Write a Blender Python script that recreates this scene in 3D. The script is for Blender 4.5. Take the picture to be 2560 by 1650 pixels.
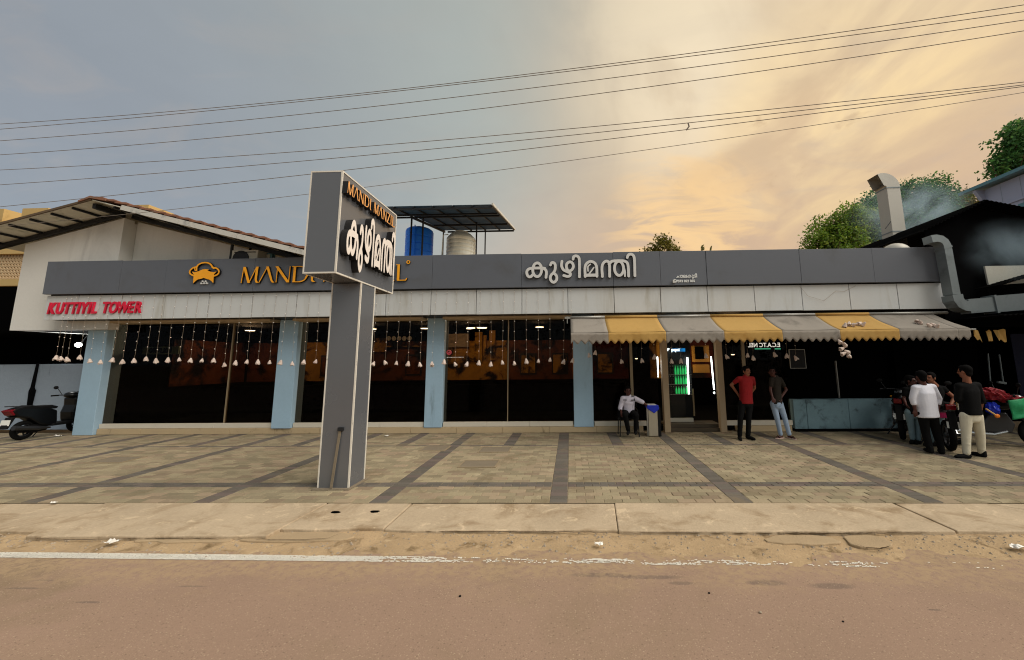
import bpy, math, random
import numpy as np
from mathutils import Vector, Matrix, noise as mnoise

for o in list(bpy.data.objects):
    bpy.data.objects.remove(o)
sc = bpy.context.scene
COL = sc.collection
R = random.Random(11)

# ------------------------------------------------------------------ camera
F_PX, CX, CY = 948.862, 1399.535, 768.526
YAW, PIT, ROL = 0.0259679, 0.1365989, -0.0096127
CAM = Vector((0.0, 0.0, 1.85))
_fw = Vector((-math.sin(YAW) * math.cos(PIT), math.cos(YAW) * math.cos(PIT), math.sin(PIT)))
_r = Vector((math.cos(YAW), math.sin(YAW), 0))
_u = _r.cross(_fw)
CR = _r * math.cos(ROL) + _u * math.sin(ROL)
CU = -_r * math.sin(ROL) + _u * math.cos(ROL)
CF = _fw
cam_data = bpy.data.cameras.new('camera')
cam = bpy.data.objects.new('camera', cam_data)
COL.objects.link(cam)
cam.matrix_world = Matrix(((CR.x, CU.x, -CF.x, CAM.x), (CR.y, CU.y, -CF.y, CAM.y), (CR.z, CU.z, -CF.z, CAM.z), (0, 0, 0, 1)))
cam_data.sensor_fit = 'HORIZONTAL'
cam_data.sensor_width = 36.0
cam_data.lens = F_PX / 2560 * 36
cam_data.shift_x = (1280 - CX) / 2560
cam_data.shift_y = (CY - 825) / 2560
cam_data.clip_start = 0.05
cam_data.clip_end = 3000
sc.camera = cam

# ------------------------------------------------------------------ light, sky, exposure
SUN_DIR = Vector((0.64, -0.29, 0.71)).normalized()     # towards the soft bright part of the overcast sky
SUN_EL = math.asin(SUN_DIR.z)
SUN_AZ = math.atan2(SUN_DIR.x, SUN_DIR.y)
sun_data = bpy.data.lights.new('sun', 'SUN')
sun_data.energy = 1.5
sun_data.angle = math.radians(55)
sun_data.color = (1.0, 0.92, 0.82)
sun = bpy.data.objects.new('sun', sun_data)
COL.objects.link(sun)
sun.rotation_euler = SUN_DIR.to_track_quat('Z', 'Y').to_euler()

vs = sc.view_settings
vs.view_transform = 'Standard'
vs.look = 'None'
vs.gamma = 1.0
vs.exposure = 1.3
vs.use_curve_mapping = False
sc.cycles.use_denoising = True
sc.cycles.filter_width = 1.1
sc.cycles.max_bounces = 8
sc.cycles.transparent_max_bounces = 12
sc.cycles.volume_bounces = 1
sc.cycles.sample_clamp_indirect = 4.0


def lin(*c):
    return tuple((v / 255 / 12.92) if v / 255 <= 0.04045 else ((v / 255 + 0.055) / 1.055) ** 2.4 for v in c)


class NT:
    """small helper to write node trees"""
    def __init__(self, tree):
        self.t = tree
        tree.nodes.clear()

    def n(self, kind, **kw):
        nd = self.t.nodes.new('ShaderNode' + kind)
        for k, v in kw.items():
            if k.startswith('i_'):
                key = k[2:]
                sock = nd.inputs[int(key)] if key.isdigit() else nd.inputs[key.replace('_', ' ')]
                if isinstance(v, bpy.types.NodeSocket):
                    self.t.links.new(v, sock)
                elif isinstance(v, bpy.types.Node):
                    self.t.links.new(v.outputs[0], sock)
                else:
                    sock.default_value = v
            else:
                setattr(nd, k, v)
        return nd

    def math(self, op, a, b=None, c=None, clamp=False):
        nd = self.t.nodes.new('ShaderNodeMath')
        nd.operation = op
        nd.use_clamp = clamp
        for i, v in enumerate((a, b, c)):
            if v is None:
                continue
            if isinstance(v, bpy.types.Node):
                v = v.outputs[0]
            if isinstance(v, bpy.types.NodeSocket):
                self.t.links.new(v, nd.inputs[i])
            else:
                nd.inputs[i].default_value = v
        return nd.outputs[0]

    def vmath(self, op, a, b=None):
        nd = self.t.nodes.new('ShaderNodeVectorMath')
        nd.operation = op
        for i, v in enumerate((a, b)):
            if v is None:
                continue
            if isinstance(v, bpy.types.Node):
                v = v.outputs[0]
            if isinstance(v, bpy.types.NodeSocket):
                self.t.links.new(v, nd.inputs[i])
            else:
                nd.inputs[i].default_value = v
        return nd.outputs['Value'] if op in ('DOT_PRODUCT', 'LENGTH') else nd.outputs[0]

    def mix(self, f, a, b, blend='MIX'):
        nd = self.t.nodes.new('ShaderNodeMixRGB')
        nd.blend_type = blend
        for i, v in enumerate((f, a, b)):
            if isinstance(v, bpy.types.Node):
                v = v.outputs[0]
            if isinstance(v, bpy.types.NodeSocket):
                self.t.links.new(v, nd.inputs[i])
            elif i == 0:
                nd.inputs[0].default_value = v
            else:
                nd.inputs[i].default_value = (v[0], v[1], v[2], 1)
        return nd.outputs[0]

    def ramp(self, v, lo, hi, smooth=True):
        nd = self.t.nodes.new('ShaderNodeMapRange')
        nd.interpolation_type = 'SMOOTHSTEP' if smooth else 'LINEAR'
        nd.inputs['From Min'].default_value = lo
        nd.inputs['From Max'].default_value = hi
        self.t.links.new(v, nd.inputs[0])
        return nd.outputs[0]

    def noise(self, vec, scale, detail=4, rough=0.55, dist=0.0):
        nd = self.n('TexNoise')
        nd.inputs['Scale'].default_value = scale
        nd.inputs['Detail'].default_value = detail
        nd.inputs['Roughness'].default_value = rough
        nd.inputs['Distortion'].default_value = dist
        self.t.links.new(vec, nd.inputs['Vector'])
        return nd.outputs[0]

    def link(self, a, b):
        self.t.links.new(a, b)


world = bpy.data.worlds.new('World')
sc.world = world
world.use_nodes = True
W = NT(world.node_tree)
tc = W.n('TexCoord').outputs['Generated']
sx = W.n('SeparateXYZ', i_0=tc)
dx, dy, dz = sx.outputs


def sdot(v):
    return W.vmath('DOT_PRODUCT', tc, Vector(v).normalized())


zc = W.math('ADD', W.math('MAXIMUM', dz, 0.0), 0.28)
cv = W.n('CombineXYZ', i_0=W.math('DIVIDE', dx, zc), i_1=W.math('DIVIDE', dy, zc), i_2=dz).outputs[0]
n_big = W.noise(cv, 0.9, 5, 0.5, 0.6)
n_mid = W.noise(W.vmath('MULTIPLY', cv, (1.0, 0.55, 1.0)), 2.3, 7, 0.52, 0.8)
c_left = lin(137, 143, 149)
c_mid = lin(163, 168, 161)
base = W.mix(W.ramp(dx, -0.80, -0.12), c_left, c_mid)
n_str = W.noise(W.vmath('MULTIPLY', cv, (0.7, 1.5, 1.0)), 3.6, 8, 0.56, 1.2)
n_fin = W.noise(cv, 6.5, 8, 0.6, 0.8)
tex = W.math('ADD', W.math('MULTIPLY', n_big, 0.55), W.math('MULTIPLY', n_mid, 0.45))
# broad warm light spreading from the bright side
warm = W.ramp(sdot((0.64, 0.62, 0.44)), 0.58, 1.04)
warm = W.math('MULTIPLY', warm, W.math('ADD', 0.40, W.math('MULTIPLY', tex, 1.0)), clamp=True)
col = W.mix(warm, base, lin(212, 181, 138))
# cream gap high up, where the cloud is thin
gap = W.math('MULTIPLY', W.ramp(sdot((0.37, 0.68, 0.62)), 0.90, 1.0), W.ramp(n_mid, 0.34, 0.62))
col = W.mix(W.math('MULTIPLY', gap, 0.70), col, lin(238, 222, 190))
# peach band low over the horizon under the glow
peach = W.math('MULTIPLY', W.ramp(sdot((0.44, 0.88, 0.16)), 0.62, 1.0), W.ramp(dz, 0.58, 0.14))
col = W.mix(W.math('MULTIPLY', peach, 0.78), col, lin(206, 168, 132))
# bright holes: one low over the roof, one beside the lower cables
hole = W.math('MULTIPLY', W.ramp(sdot((0.29, 0.905, 0.305)), 0.970, 1.0), W.ramp(n_str, 0.40, 0.62))
col = W.mix(W.math('MULTIPLY', hole, 0.85), col, lin(250, 206, 138))
hole2 = W.math('MULTIPLY', W.ramp(sdot((0.55, 0.705, 0.45)), 0.955, 1.0), W.ramp(n_mid, 0.36, 0.60))
col = W.mix(W.math('MULTIPLY', hole2, 0.75), col, lin(244, 212, 150))
# grey veils drifting through
veil = W.math('MULTIPLY', W.ramp(n_str, 0.48, 0.72), W.ramp(dz, 0.9, 0.25))
col = W.mix(W.math('MULTIPLY', veil, 0.26), col, lin(176, 162, 148))
wisp = W.math('MULTIPLY', W.ramp(n_fin, 0.58, 0.74), W.ramp(sdot((0.50, 0.74, 0.44)), 0.95, 1.0))
col = W.mix(W.math('MULTIPLY', wisp, 0.55), col, lin(186, 156, 118))
tone = W.math('ADD', 0.80, W.math('ADD', W.math('MULTIPLY', tex, 0.30), W.math('MULTIPLY', n_fin, 0.08)))
col = W.mix(1.0, col, W.n('CombineXYZ', i_0=tone, i_1=tone, i_2=tone).outputs[0], 'MULTIPLY')
sky = W.n('TexSky')
sky.sky_type = 'NISHITA'
sky.sun_disc = False
sky.sun_elevation = SUN_EL
sky.sun_rotation = SUN_AZ
bg_clouds = W.n('Background', i_0=col, i_1=0.50)
bg_sky = W.n('Background', i_0=sky.outputs[0], i_1=0.05)
ms = W.n('MixShader', i_0=0.10)
W.link(bg_clouds.outputs[0], ms.inputs[1])
W.link(bg_sky.outputs[0], ms.inputs[2])
wo = W.n('OutputWorld')
W.link(ms.outputs[0], wo.inputs['Surface'])


# ------------------------------------------------------------------ photograph to place
def ray(x, y):
    return CF + CR * ((x - CX) / F_PX) - CU * ((y - CY) / F_PX)


def P(x, y, Y):                       # point on the upright plane at depth Y
    d = ray(x, y)
    return CAM + d * (Y / d.y)


def G(x, y, z=0.0):                   # point on the level plane at height z
    d = ray(x, y)
    return CAM + d * ((z - CAM.z) / d.z)


# ------------------------------------------------------------------ materials
MATS = {}


def mat(name, col, rough=0.65, metal=0.0, var=0.12, scale=2.5, fine=30.0, bump=0.0, bscale=60.0, spec=0.4,
        stain=None, stain_scale=1.2, stain_lo=0.52, stain_hi=0.72, streak=False, tone=None, emit=None, trans=0.0, stain2=None):
    """procedural surface: base colour, two scales of noise, optional stains, relief and per-piece tone"""
    m = bpy.data.materials.new(name)
    m.use_nodes = True
    T = NT(m.node_tree)
    pos = T.n('NewGeometry').outputs['Position']
    c0 = tuple(max(0, v * (1 - var)) for v in col)
    c1 = tuple(min(1, v * (1 + var)) for v in col)
    c = T.mix(T.noise(pos, scale, 5, 0.6, 0.3), c0, c1)
    if fine:
        f = T.noise(pos, fine, 3, 0.65)
        f = T.math('ADD', 1.0 - var * 0.75, T.math('MULTIPLY', f, var * 1.5))
        c = T.mix(1.0, c, T.n('CombineXYZ', i_0=f, i_1=f, i_2=f).outputs[0], 'MULTIPLY')
    if tone:
        at = T.n('Attribute')
        at.attribute_name = 'tone'
        at.attribute_type = 'GEOMETRY'
        inf = T.n('ObjectInfo').outputs['Random']
        k = T.math('FRACT', T.math('ADD', at.outputs['Fac'], inf))
        k2 = T.math('FRACT', T.math('MULTIPLY', k, 7.31))
        c = T.mix(T.math('MULTIPLY', T.ramp(k, 0.45, 1.0), tone[1]), c, tone[0])
        g = T.math('ADD', 1.0 - tone[2], T.math('MULTIPLY', k2, 2 * tone[2]))
        c = T.mix(1.0, c, T.n('CombineXYZ', i_0=g, i_1=g, i_2=g).outputs[0], 'MULTIPLY')
    if stain is not None:
        v = T.vmath('MULTIPLY', pos, (1.0, 1.0, 0.16)) if streak else pos
        s = T.noise(v, stain_scale, 6, 0.65, 0.5)
        c = T.mix(T.ramp(s, stain_lo, stain_hi), c, stain)
    if stain2:
        s2 = T.noise(T.vmath('ADD', pos, (7.3, 2.1, 5.7)), stain2[1], 7, 0.68, 0.8)
        c = T.mix(T.math('MULTIPLY', T.ramp(s2, stain2[2], stain2[3]), stain2[4]), c, stain2[0])
    b = T.n('BsdfPrincipled')
    T.link(c, b.inputs['Base Color'])
    rn = T.math('ADD', rough - 0.08, T.math('MULTIPLY', T.noise(pos, scale * 3, 3), 0.16), clamp=True)
    T.link(rn, b.inputs['Roughness'])
    b.inputs['Metallic'].default_value = metal
    b.inputs['Specular IOR Level'].default_value = spec
    if emit:
        b.inputs['Emission Color'].default_value = (*emit[0], 1)
        b.inputs['Emission Strength'].default_value = emit[1]
    if bump:
        bp = T.n('Bump')
        bp.inputs['Strength'].default_value = min(1, bump)
        bp.inputs['Distance'].default_value = 0.01
        T.link(T.noise(pos, bscale, 4, 0.6), bp.inputs['Height'])
        T.link(bp.outputs[0], b.inputs['Normal'])
    out = T.n('OutputMaterial')
    if trans:
        tr = T.n('BsdfTranslucent')
        T.link(c, tr.inputs[0])
        mx = T.n('MixShader', i_0=trans)
        T.link(b.outputs[0], mx.inputs[1])
        T.link(tr.outputs[0], mx.inputs[2])
        T.link(mx.outputs[0], out.inputs[0])
    else:
        T.link(b.outputs[0], out.inputs[0])
    MATS[name] = m
    return m


def glow(name, col, strength):
    m = bpy.data.materials.new(name)
    m.use_nodes = True
    T = NT(m.node_tree)
    e = T.n('Emission')
    e.inputs[0].default_value = (*col, 1)
    e.inputs[1].default_value = strength
    T.link(e.outputs[0], T.n('OutputMaterial').inputs[0])
    MATS[name] = m
    return m


def glass(name, tint, refl=0.5):
    m = bpy.data.materials.new(name)
    m.use_nodes = True
    T = NT(m.node_tree)
    pos = T.n('NewGeometry').outputs['Position']
    tr = T.n('BsdfTransparent')
    tr.inputs[0].default_value = (*tint, 1)
    gl = T.n('BsdfGlossy')
    gl.inputs['Roughness'].default_value = 0.015
    gl.inputs['Color'].default_value = (0.9, 0.93, 1.0, 1)
    bp = T.n('Bump')
    bp.inputs['Strength'].default_value = 0.05
    bp.inputs['Distance'].default_value = 0.02
    T.link(T.noise(pos, 0.8, 2), bp.inputs['Height'])
    T.link(bp.outputs[0], gl.inputs['Normal'])
    fr = T.n('Fresnel')
    fr.inputs[0].default_value = 1.45
    front = T.math('SUBTRACT', 1.0, T.n('NewGeometry').outputs['Backfacing'])
    mx = T.n('MixShader')
    T.link(T.math('MULTIPLY', T.math('MULTIPLY', fr.outputs[0], front), refl), mx.inputs[0])
    T.link(tr.outputs[0], mx.inputs[1])
    T.link(gl.outputs[0], mx.inputs[2])
    T.link(mx.outputs[0], T.n('OutputMaterial').inputs[0])
    MATS[name] = m
    return m


WHITE_DIRT = lin(120, 112, 98)
mat('road', lin(148, 123, 105), 0.92, var=0.16, scale=0.6, fine=85, bump=0.3, bscale=160, spec=0.2,
    stain=lin(134, 114, 92), stain_scale=0.45, stain_lo=0.46, stain_hi=0.72)
mat('verge', lin(172, 147, 114), 0.95, var=0.34, scale=2.4, fine=55, bump=1.0, bscale=55, spec=0.15,
    stain=lin(112, 92, 66), stain_scale=4.2, stain_lo=0.5, stain_hi=0.72, stain2=(lin(196, 172, 138), 9.0, .56, .68, .6))
mat('soil', lin(120, 100, 76), 0.95, var=0.2, scale=0.6, bump=0.5)
mat('concrete', lin(180, 161, 135), 0.92, var=0.26, scale=1.1, fine=34, bump=0.6, bscale=40, spec=0.2,
    stain=lin(142, 120, 92), stain_scale=1.9, stain_lo=0.46, stain_hi=0.74, stain2=(lin(214, 192, 160), 5.0, .56, .68, .6))
mat('dirt_and_edge_shade', lin(70, 56, 40), 0.95, var=0.2, spec=.05)
mat('patch', lin(168, 146, 116), 0.95, var=0.16, scale=4, fine=60, bump=0.8, bscale=70, spec=0.2)
mat('paver', lin(144, 132, 107), 0.88, var=0.24, scale=0.5, fine=40, bump=0.5, bscale=80, spec=0.22,
    tone=(lin(148, 126, 106), 0.6, 0.22), stain=lin(120, 106, 82), stain_scale=1.3, stain_lo=0.50, stain_hi=0.74, stain2=(lin(182, 167, 138), 2.3, .58, .70, .55))
mat('paver_dark', lin(98, 92, 84), 0.85, var=0.12, scale=1.4, fine=40, bump=0.5, bscale=80, spec=0.22,
    tone=(lin(108, 94, 88), 0.8, 0.16), stain=lin(122, 108, 88), stain_scale=1.5, stain_lo=.5, stain_hi=.75)
mat('joint', lin(140, 124, 98), 0.95, var=0.2, scale=3, bump=0.4)
mat('cover', lin(122, 110, 92), 0.9, var=0.14, scale=4, bump=0.5)
mat('paint_white', lin(226, 220, 206), 0.7, var=0.06)
mat('panel_grey', lin(92, 96, 104), 0.5, var=0.05, scale=0.5, fine=0, spec=0.35, stain=lin(86, 88, 92), stain_scale=0.9)
mat('pylon_grey', lin(92, 94, 98), 0.26, var=0.04, scale=0.7, fine=0, spec=0.85)
mat('panel_white', lin(195, 198, 198), 0.6, var=0.05, scale=0.8, fine=12, spec=0.3, stain=lin(168, 165, 154),
    stain_scale=2.2, stain_lo=0.5, stain_hi=0.8, streak=True)
mat('seam', lin(28, 27, 26), 0.9, var=0.1)
mat('trim', lin(214, 208, 196), 0.45, var=0.06, scale=5, spec=0.5, stain=lin(150, 140, 124), stain_scale=6, stain_lo=0.6)
mat('pillar_blue', lin(158, 186, 206), 0.75, var=0.08, scale=1.3, fine=18, spec=0.25, bump=0.25, bscale=30,
    stain=lin(94, 106, 112), stain_scale=1.8, stain_lo=0.55, stain_hi=0.8, streak=True)
mat('wall_bluegrey', lin(146, 158, 172), 0.85, var=0.10, scale=1.0, fine=16, bump=0.4, bscale=25,
    stain=lin(66, 70, 78), stain_scale=2.4, stain_lo=0.60, stain_hi=0.76, streak=True)
mat('wall_teal', lin(118, 146, 156), 0.85, var=0.16, scale=2.2, fine=16, bump=0.4, bscale=25,
    stain=lin(54, 64, 70), stain_scale=2.4, stain_lo=0.50, stain_hi=0.72)
mat('wall_white', lin(216, 215, 210), 0.85, var=0.06, scale=0.7, fine=14, bump=0.25, bscale=22,
    stain=lin(156, 154, 152), stain_scale=0.9, stain_lo=0.5, stain_hi=0.8, streak=True)
mat('beige', lin(186, 164, 130), 0.6, var=0.08, scale=2, fine=20, stain=lin(140, 120, 92), stain_scale=3, stain_lo=0.58)
mat('sill', lin(206, 198, 182), 0.55, var=0.06, scale=4)
mat('post', lin(168, 146, 118), 0.6, var=0.08, scale=2, stain=lin(124, 104, 80), stain_scale=2.5, stain_lo=0.6, streak=True)
mat('black', lin(14, 14, 16), 0.7, var=0.2)
mat('near_black', lin(7, 7, 8), 0.95, var=0.3, spec=0.05)  # deep shade of the shed and wall base is put into this colour
mat('dark_frame', lin(30, 28, 27), 0.5)
mat('void', lin(4, 4, 4), 0.95, var=0.2, spec=0.02)  # for openings and recesses, their deep shade put into the colour
mat('mullion', lin(140, 124, 98), 0.45, metal=0.0)
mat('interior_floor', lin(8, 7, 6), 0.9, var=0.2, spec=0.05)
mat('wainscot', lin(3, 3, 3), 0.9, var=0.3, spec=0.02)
mat('mural', lin(112, 60, 26), 0.8, var=0.6, scale=0.8, fine=5, stain=lin(14, 9, 8), stain_scale=1.3, stain_lo=0.46, stain_hi=0.62)
mat('mural_ochre', lin(186, 132, 48), 0.8, var=0.4, scale=0.9, fine=7, stain=lin(24, 14, 9), stain_scale=1.5, stain_lo=0.48, stain_hi=0.62)
mat('cabinet_ochre', lin(128, 92, 30), 0.7, var=0.1)
mat('mural_red', lin(84, 24, 16), 0.8, var=0.4, scale=1.2, stain=lin(14, 7, 7), stain_scale=1.4, stain_lo=0.46, stain_hi=0.66)
mat('table', lin(16, 12, 10), 0.5)
glass('tint_glass', (0.50, 0.46, 0.42), 0.12)
glass('clear_glass', (0.8, 0.82, 0.8), 0.5)
glow('lamp_warm', (1.0, 0.80, 0.52), 9.0)
glow('tube_white', (0.95, 1.0, 0.93), 3.2)
glow('flood_white', (0.93, 1.0, 0.9), 9.0)
glow('fridge_green', (0.01, 0.16, 0.05), 0.16)  # back panel and bottles glow in place of light inside the fridge
mat('bottle_green', lin(22, 120, 40), 0.2, var=0.25, emit=((0.03, 0.55, 0.13), 0.42))
mat('bottle_dark', lin(16, 20, 22), 0.2)
mat('bottle_cap', lin(200, 210, 200), 0.4)
glow('header_blue', (0.01, 0.16, 0.42), 0.5)
glow('lit_letter', (0.9, 0.97, 1.0), 1.3)
glow('lit_green', (0.1, 0.75, 0.45), 0.8)
mat('letter_dark', lin(18, 17, 18), 0.5)
mat('letter_yellow', lin(244, 166, 22), 0.45, var=0.05, fine=0)
mat('letter_gold', lin(240, 172, 100), 0.45, var=0.05, fine=0)
mat('letter_white', lin(232, 222, 212), 0.5, var=0.04, fine=0)
mat('letter_pale', lin(204, 204, 202), 0.5, var=0.04, fine=0)
mat('letter_red', lin(206, 16, 54), 0.45, var=0.12, fine=0)
mat('print_white', lin(222, 224, 222), 0.6, var=0.04, fine=0)
mat('awning_grey', lin(150, 142, 132), 0.9, var=0.10, scale=1.5, fine=24, trans=0.18, bump=0.2, bscale=9,
    stain=lin(112, 106, 98), stain_scale=1.6, stain_lo=0.5, stain_hi=0.8)
mat('awning_yellow', lin(188, 150, 84), 0.9, var=0.10, scale=1.5, fine=24, trans=0.18, bump=0.2, bscale=9,
    stain=lin(168, 124, 58), stain_scale=1.6, stain_lo=0.52, stain_hi=0.8)
mat('tube_grey', lin(150, 148, 142), 0.4, metal=0.3)
mat('cord', lin(150, 132, 112), 0.8)
mat('shell', lin(206, 190, 178), 0.6, var=0.12, scale=25, fine=0, stain=lin(186, 140, 128), stain_scale=30, stain_lo=0.5, stain_hi=0.7)
mat('bead', lin(226, 220, 212), 0.5, fine=0)
mat('galv', lin(124, 132, 134), 0.45, metal=0.4, var=0.12, scale=2.4, fine=14, stain=lin(96, 102, 104), stain_scale=2.2, stain_lo=0.5, stain_hi=0.75)
mat('duct_pale', lin(176, 172, 162), 0.55, metal=0.2, var=0.08, scale=1.5, stain=lin(140, 132, 122), stain_scale=2, stain_lo=0.55, streak=True)
mat('tile_red', lin(132, 92, 72), 0.85, var=0.2, scale=5, fine=18, bump=0.3)
mat('soffit_sheet', lin(214, 212, 198), 0.8, var=0.1, scale=2, stain=lin(110, 116, 92), stain_scale=2, stain_lo=0.52, stain_hi=0.78)
mat('steel_dark', lin(24, 25, 28), 0.6)
mat('barge_white', lin(196, 194, 186), 0.5, var=0.06, stain=lin(140, 140, 138), stain_scale=3)
mat('ochre_wall', lin(190, 160, 104), 0.9, var=0.08, scale=0.8, stain=lin(150, 122, 74), stain_scale=0.9, stain_lo=0.55)
mat('jali', lin(206, 178, 140), 0.9, var=0.1)
mat('tank_blue', lin(16, 110, 226), 0.45, var=0.10, scale=3, fine=0)
mat('tank_white', lin(224, 224, 212), 0.5, var=0.06, scale=3, stain=lin(170, 168, 152), stain_scale=3, streak=True)
mat('canopy', lin(70, 92, 108), 0.5, var=0.15, scale=2, trans=0.55)
mat('leaf', lin(104, 134, 42), 0.6, var=0.2, scale=0.9, fine=0, trans=0.42, tone=(lin(148, 156, 60), 0.8, 0.4))
mat('leaf_deep', lin(64, 110, 54), 0.6, var=0.2, scale=0.9, fine=0, trans=0.40, tone=(lin(104, 138, 68), 0.8, 0.4))
mat('leaf_dry', lin(108, 104, 36), 0.6, var=0.2, scale=0.9, fine=0, trans=0.3, tone=(lin(140, 124, 50), 0.8, 0.3))
mat('bark', lin(92, 76, 58), 0.9, var=0.2, bump=0.6)
mat('house_blue', lin(176, 180, 200), 0.8, var=0.05, scale=0.8, stain=lin(150, 152, 170), stain_scale=1.2, streak=True)
mat('house_teal', lin(96, 140, 150), 0.6, var=0.08)
glass('house_glass', (0.05, 0.12, 0.22), 2.2)
mat('tarp_blue', lin(8, 10, 40), 0.7, var=0.3)
mat('cable', lin(128, 118, 108), 0.7, fine=0)
mat('paper', lin(232, 228, 220), 0.8, fine=0)
mat('pebble', lin(150, 136, 118), 0.9)
mat('skin', lin(128, 78, 56), 0.55, var=0.10, scale=8, fine=0)
mat('skin_dark', lin(74, 38, 30), 0.5, var=0.10, scale=8, fine=0)
mat('skin_mid', lin(136, 84, 60), 0.55, var=0.10, scale=8, fine=0)
mat('hair', lin(9, 8, 8), 0.85, fine=0, spec=.08)
mat('eye', lin(16, 12, 12), 0.3, fine=0)
mat('lip', lin(84, 40, 36), 0.5, fine=0)
mat('cloth_white', lin(222, 222, 232), 0.85, var=0.05, scale=9, fine=40, bump=0.6, bscale=13)
mat('cloth_lilac', lin(206, 200, 214), 0.85, var=0.05, scale=9, fine=40, bump=0.6, bscale=13)
mat('cloth_black', lin(11, 11, 12), 0.9, var=0.2, scale=9, bump=0.6, bscale=13, spec=0.15)
mat('cloth_red', lin(128, 8, 14), 0.9, var=0.12, scale=9, bump=0.6, bscale=13)
mat('cloth_olive', lin(32, 25, 17), 0.9, var=0.2, scale=9, bump=0.6, bscale=13)
mat('denim', lin(150, 168, 190), 0.9, var=0.14, scale=6, fine=60, bump=0.6, bscale=13, stain=lin(96, 118, 146), stain_scale=5, stain_lo=0.52)
mat('denim_teal', lin(112, 134, 142), 0.9, var=0.18, scale=6, fine=60, bump=0.6, bscale=13)
mat('cream_trouser', lin(208, 200, 178), 0.9, var=0.08, scale=7, fine=50, bump=0.8, bscale=12)
mat('rubber', lin(13, 13, 13), 0.85, var=0.2, spec=.15)
mat('vehicle_black', lin(10, 10, 11), 0.35, var=0.2, spec=0.3, fine=0)
mat('plastic_black', lin(12, 12, 13), 0.7, var=0.2, spec=.2)
mat('chrome', lin(170, 172, 174), 0.25, metal=0.9, fine=0)
mat('rim', lin(60, 60, 62), 0.4, metal=0.6)
mat('red_lens', lin(112, 6, 20), 0.2, fine=0)
mat('amber', lin(226, 150, 30), 0.3, fine=0)
mat('pink', lin(226, 50, 130), 0.4, fine=0)
mat('plate', lin(214, 214, 208), 0.5, fine=0)
mat('bin_steel', lin(168, 158, 140), 0.4, metal=0.35, var=0.08)
mat('bag_blue', lin(12, 44, 180), 0.35, var=0.2, scale=12, fine=0)
mat('bag_green', lin(28, 140, 88), 0.6, var=0.2, scale=7, bump=0.8, bscale=14)
mat('bag_red', lin(130, 16, 30), 0.5, var=0.25, scale=9, bump=0.8, bscale=16)
mat('orange', lin(226, 122, 24), 0.5, fine=0)
mat('bamboo', lin(214, 176, 110), 0.6)
mat('slipper', lin(196, 170, 160), 0.7)
mat('sticker', lin(224, 90, 104), 0.6, fine=0)
mat('green_board', lin(150, 168, 138), 0.7)
mat('ac_white', lin(196, 194, 182), 0.6)
mat('oil', lin(78, 66, 50), 0.6, var=0.2)


# old oil drips and tyre dust on the asphalt, each with a ragged edge of its own; bright aggregate
_T = NT.__new__(NT)
_T.t = MATS['road'].node_tree
_b = next(n for n in _T.t.nodes if n.type == 'BSDF_PRINCIPLED')
_c = _b.inputs['Base Color'].links[0].from_socket
_pos = _T.n('NewGeometry').outputs['Position']
_w = _T.vmath('SUBTRACT', _T.n('TexNoise', i_Scale=5.0, i_Detail=5.0).outputs['Color'], (.5, .5, .5))
_wp = _T.vmath('ADD', _pos, _T.vmath('MULTIPLY', _w, (.35, .10, 0)))
for px, py, sx_, sy_ in ((1500, 1436, .30, .040), (1620, 1441, .34, .035), (1700, 1456, .12, .03), (1908, 1455, .19, .05), (2075, 1463, .20, .05), (60, 1470, .18, .015), (115, 1450, .10, .012), (480, 1465, .14, .012), (220, 1505, .12, .015), (2330, 1523, .06, .012)):
    _g = G(px, py, -0.065)
    _d = _T.vmath('LENGTH', _T.vmath('DIVIDE', _T.vmath('SUBTRACT', _wp, (_g.x, _g.y, -0.065)), (sx_, sy_, 1.0)))
    _c = _T.mix(_T.math('MULTIPLY', _T.ramp(_d, 1.15, .55), .62), _c, lin(104, 90, 82))
for _scale, _tint, _amt, _lo in ((52.0, lin(186, 164, 138), .55, .60), (43.0, lin(96, 80, 68), .50, .66), (105.0, lin(182, 158, 132), .50, .45), (115.0, lin(104, 86, 74), .5, .45)):
    _sp = _T.n('TexVoronoi', i_Vector=_pos, i_Scale=_scale)
    _pick = _T.ramp(_T.n('SeparateColor', i_0=_sp.outputs['Color']).outputs[0], _lo, _lo + .1)
    _c = _T.mix(_T.math('MULTIPLY', _T.math('MULTIPLY', _T.ramp(_sp.outputs['Distance'], .34, .14), _pick), _amt), _c, _tint)
_y = _T.n('SeparateXYZ', i_0=_pos).outputs[1]
_dn = _T.noise(_T.vmath('MULTIPLY', _pos, (1.0, 2.5, 1.0)), 1.6, 6, .62, .4)
_dust = _T.math('MULTIPLY', _T.ramp(_y, 3.0, 4.05), _T.ramp(_T.math('ADD', _dn, _T.math('MULTIPLY', _T.ramp(_y, 3.2, 4.1), .35)), .46, .80))
_c = _T.mix(_T.math('MULTIPLY', _T.math('MULTIPLY', _dust, _T.ramp(_T.noise(_pos, 14.0, 6, .7), .36, .60)), .85), _c, lin(166, 142, 110))
_T.link(_c, _b.inputs['Base Color'])


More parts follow.
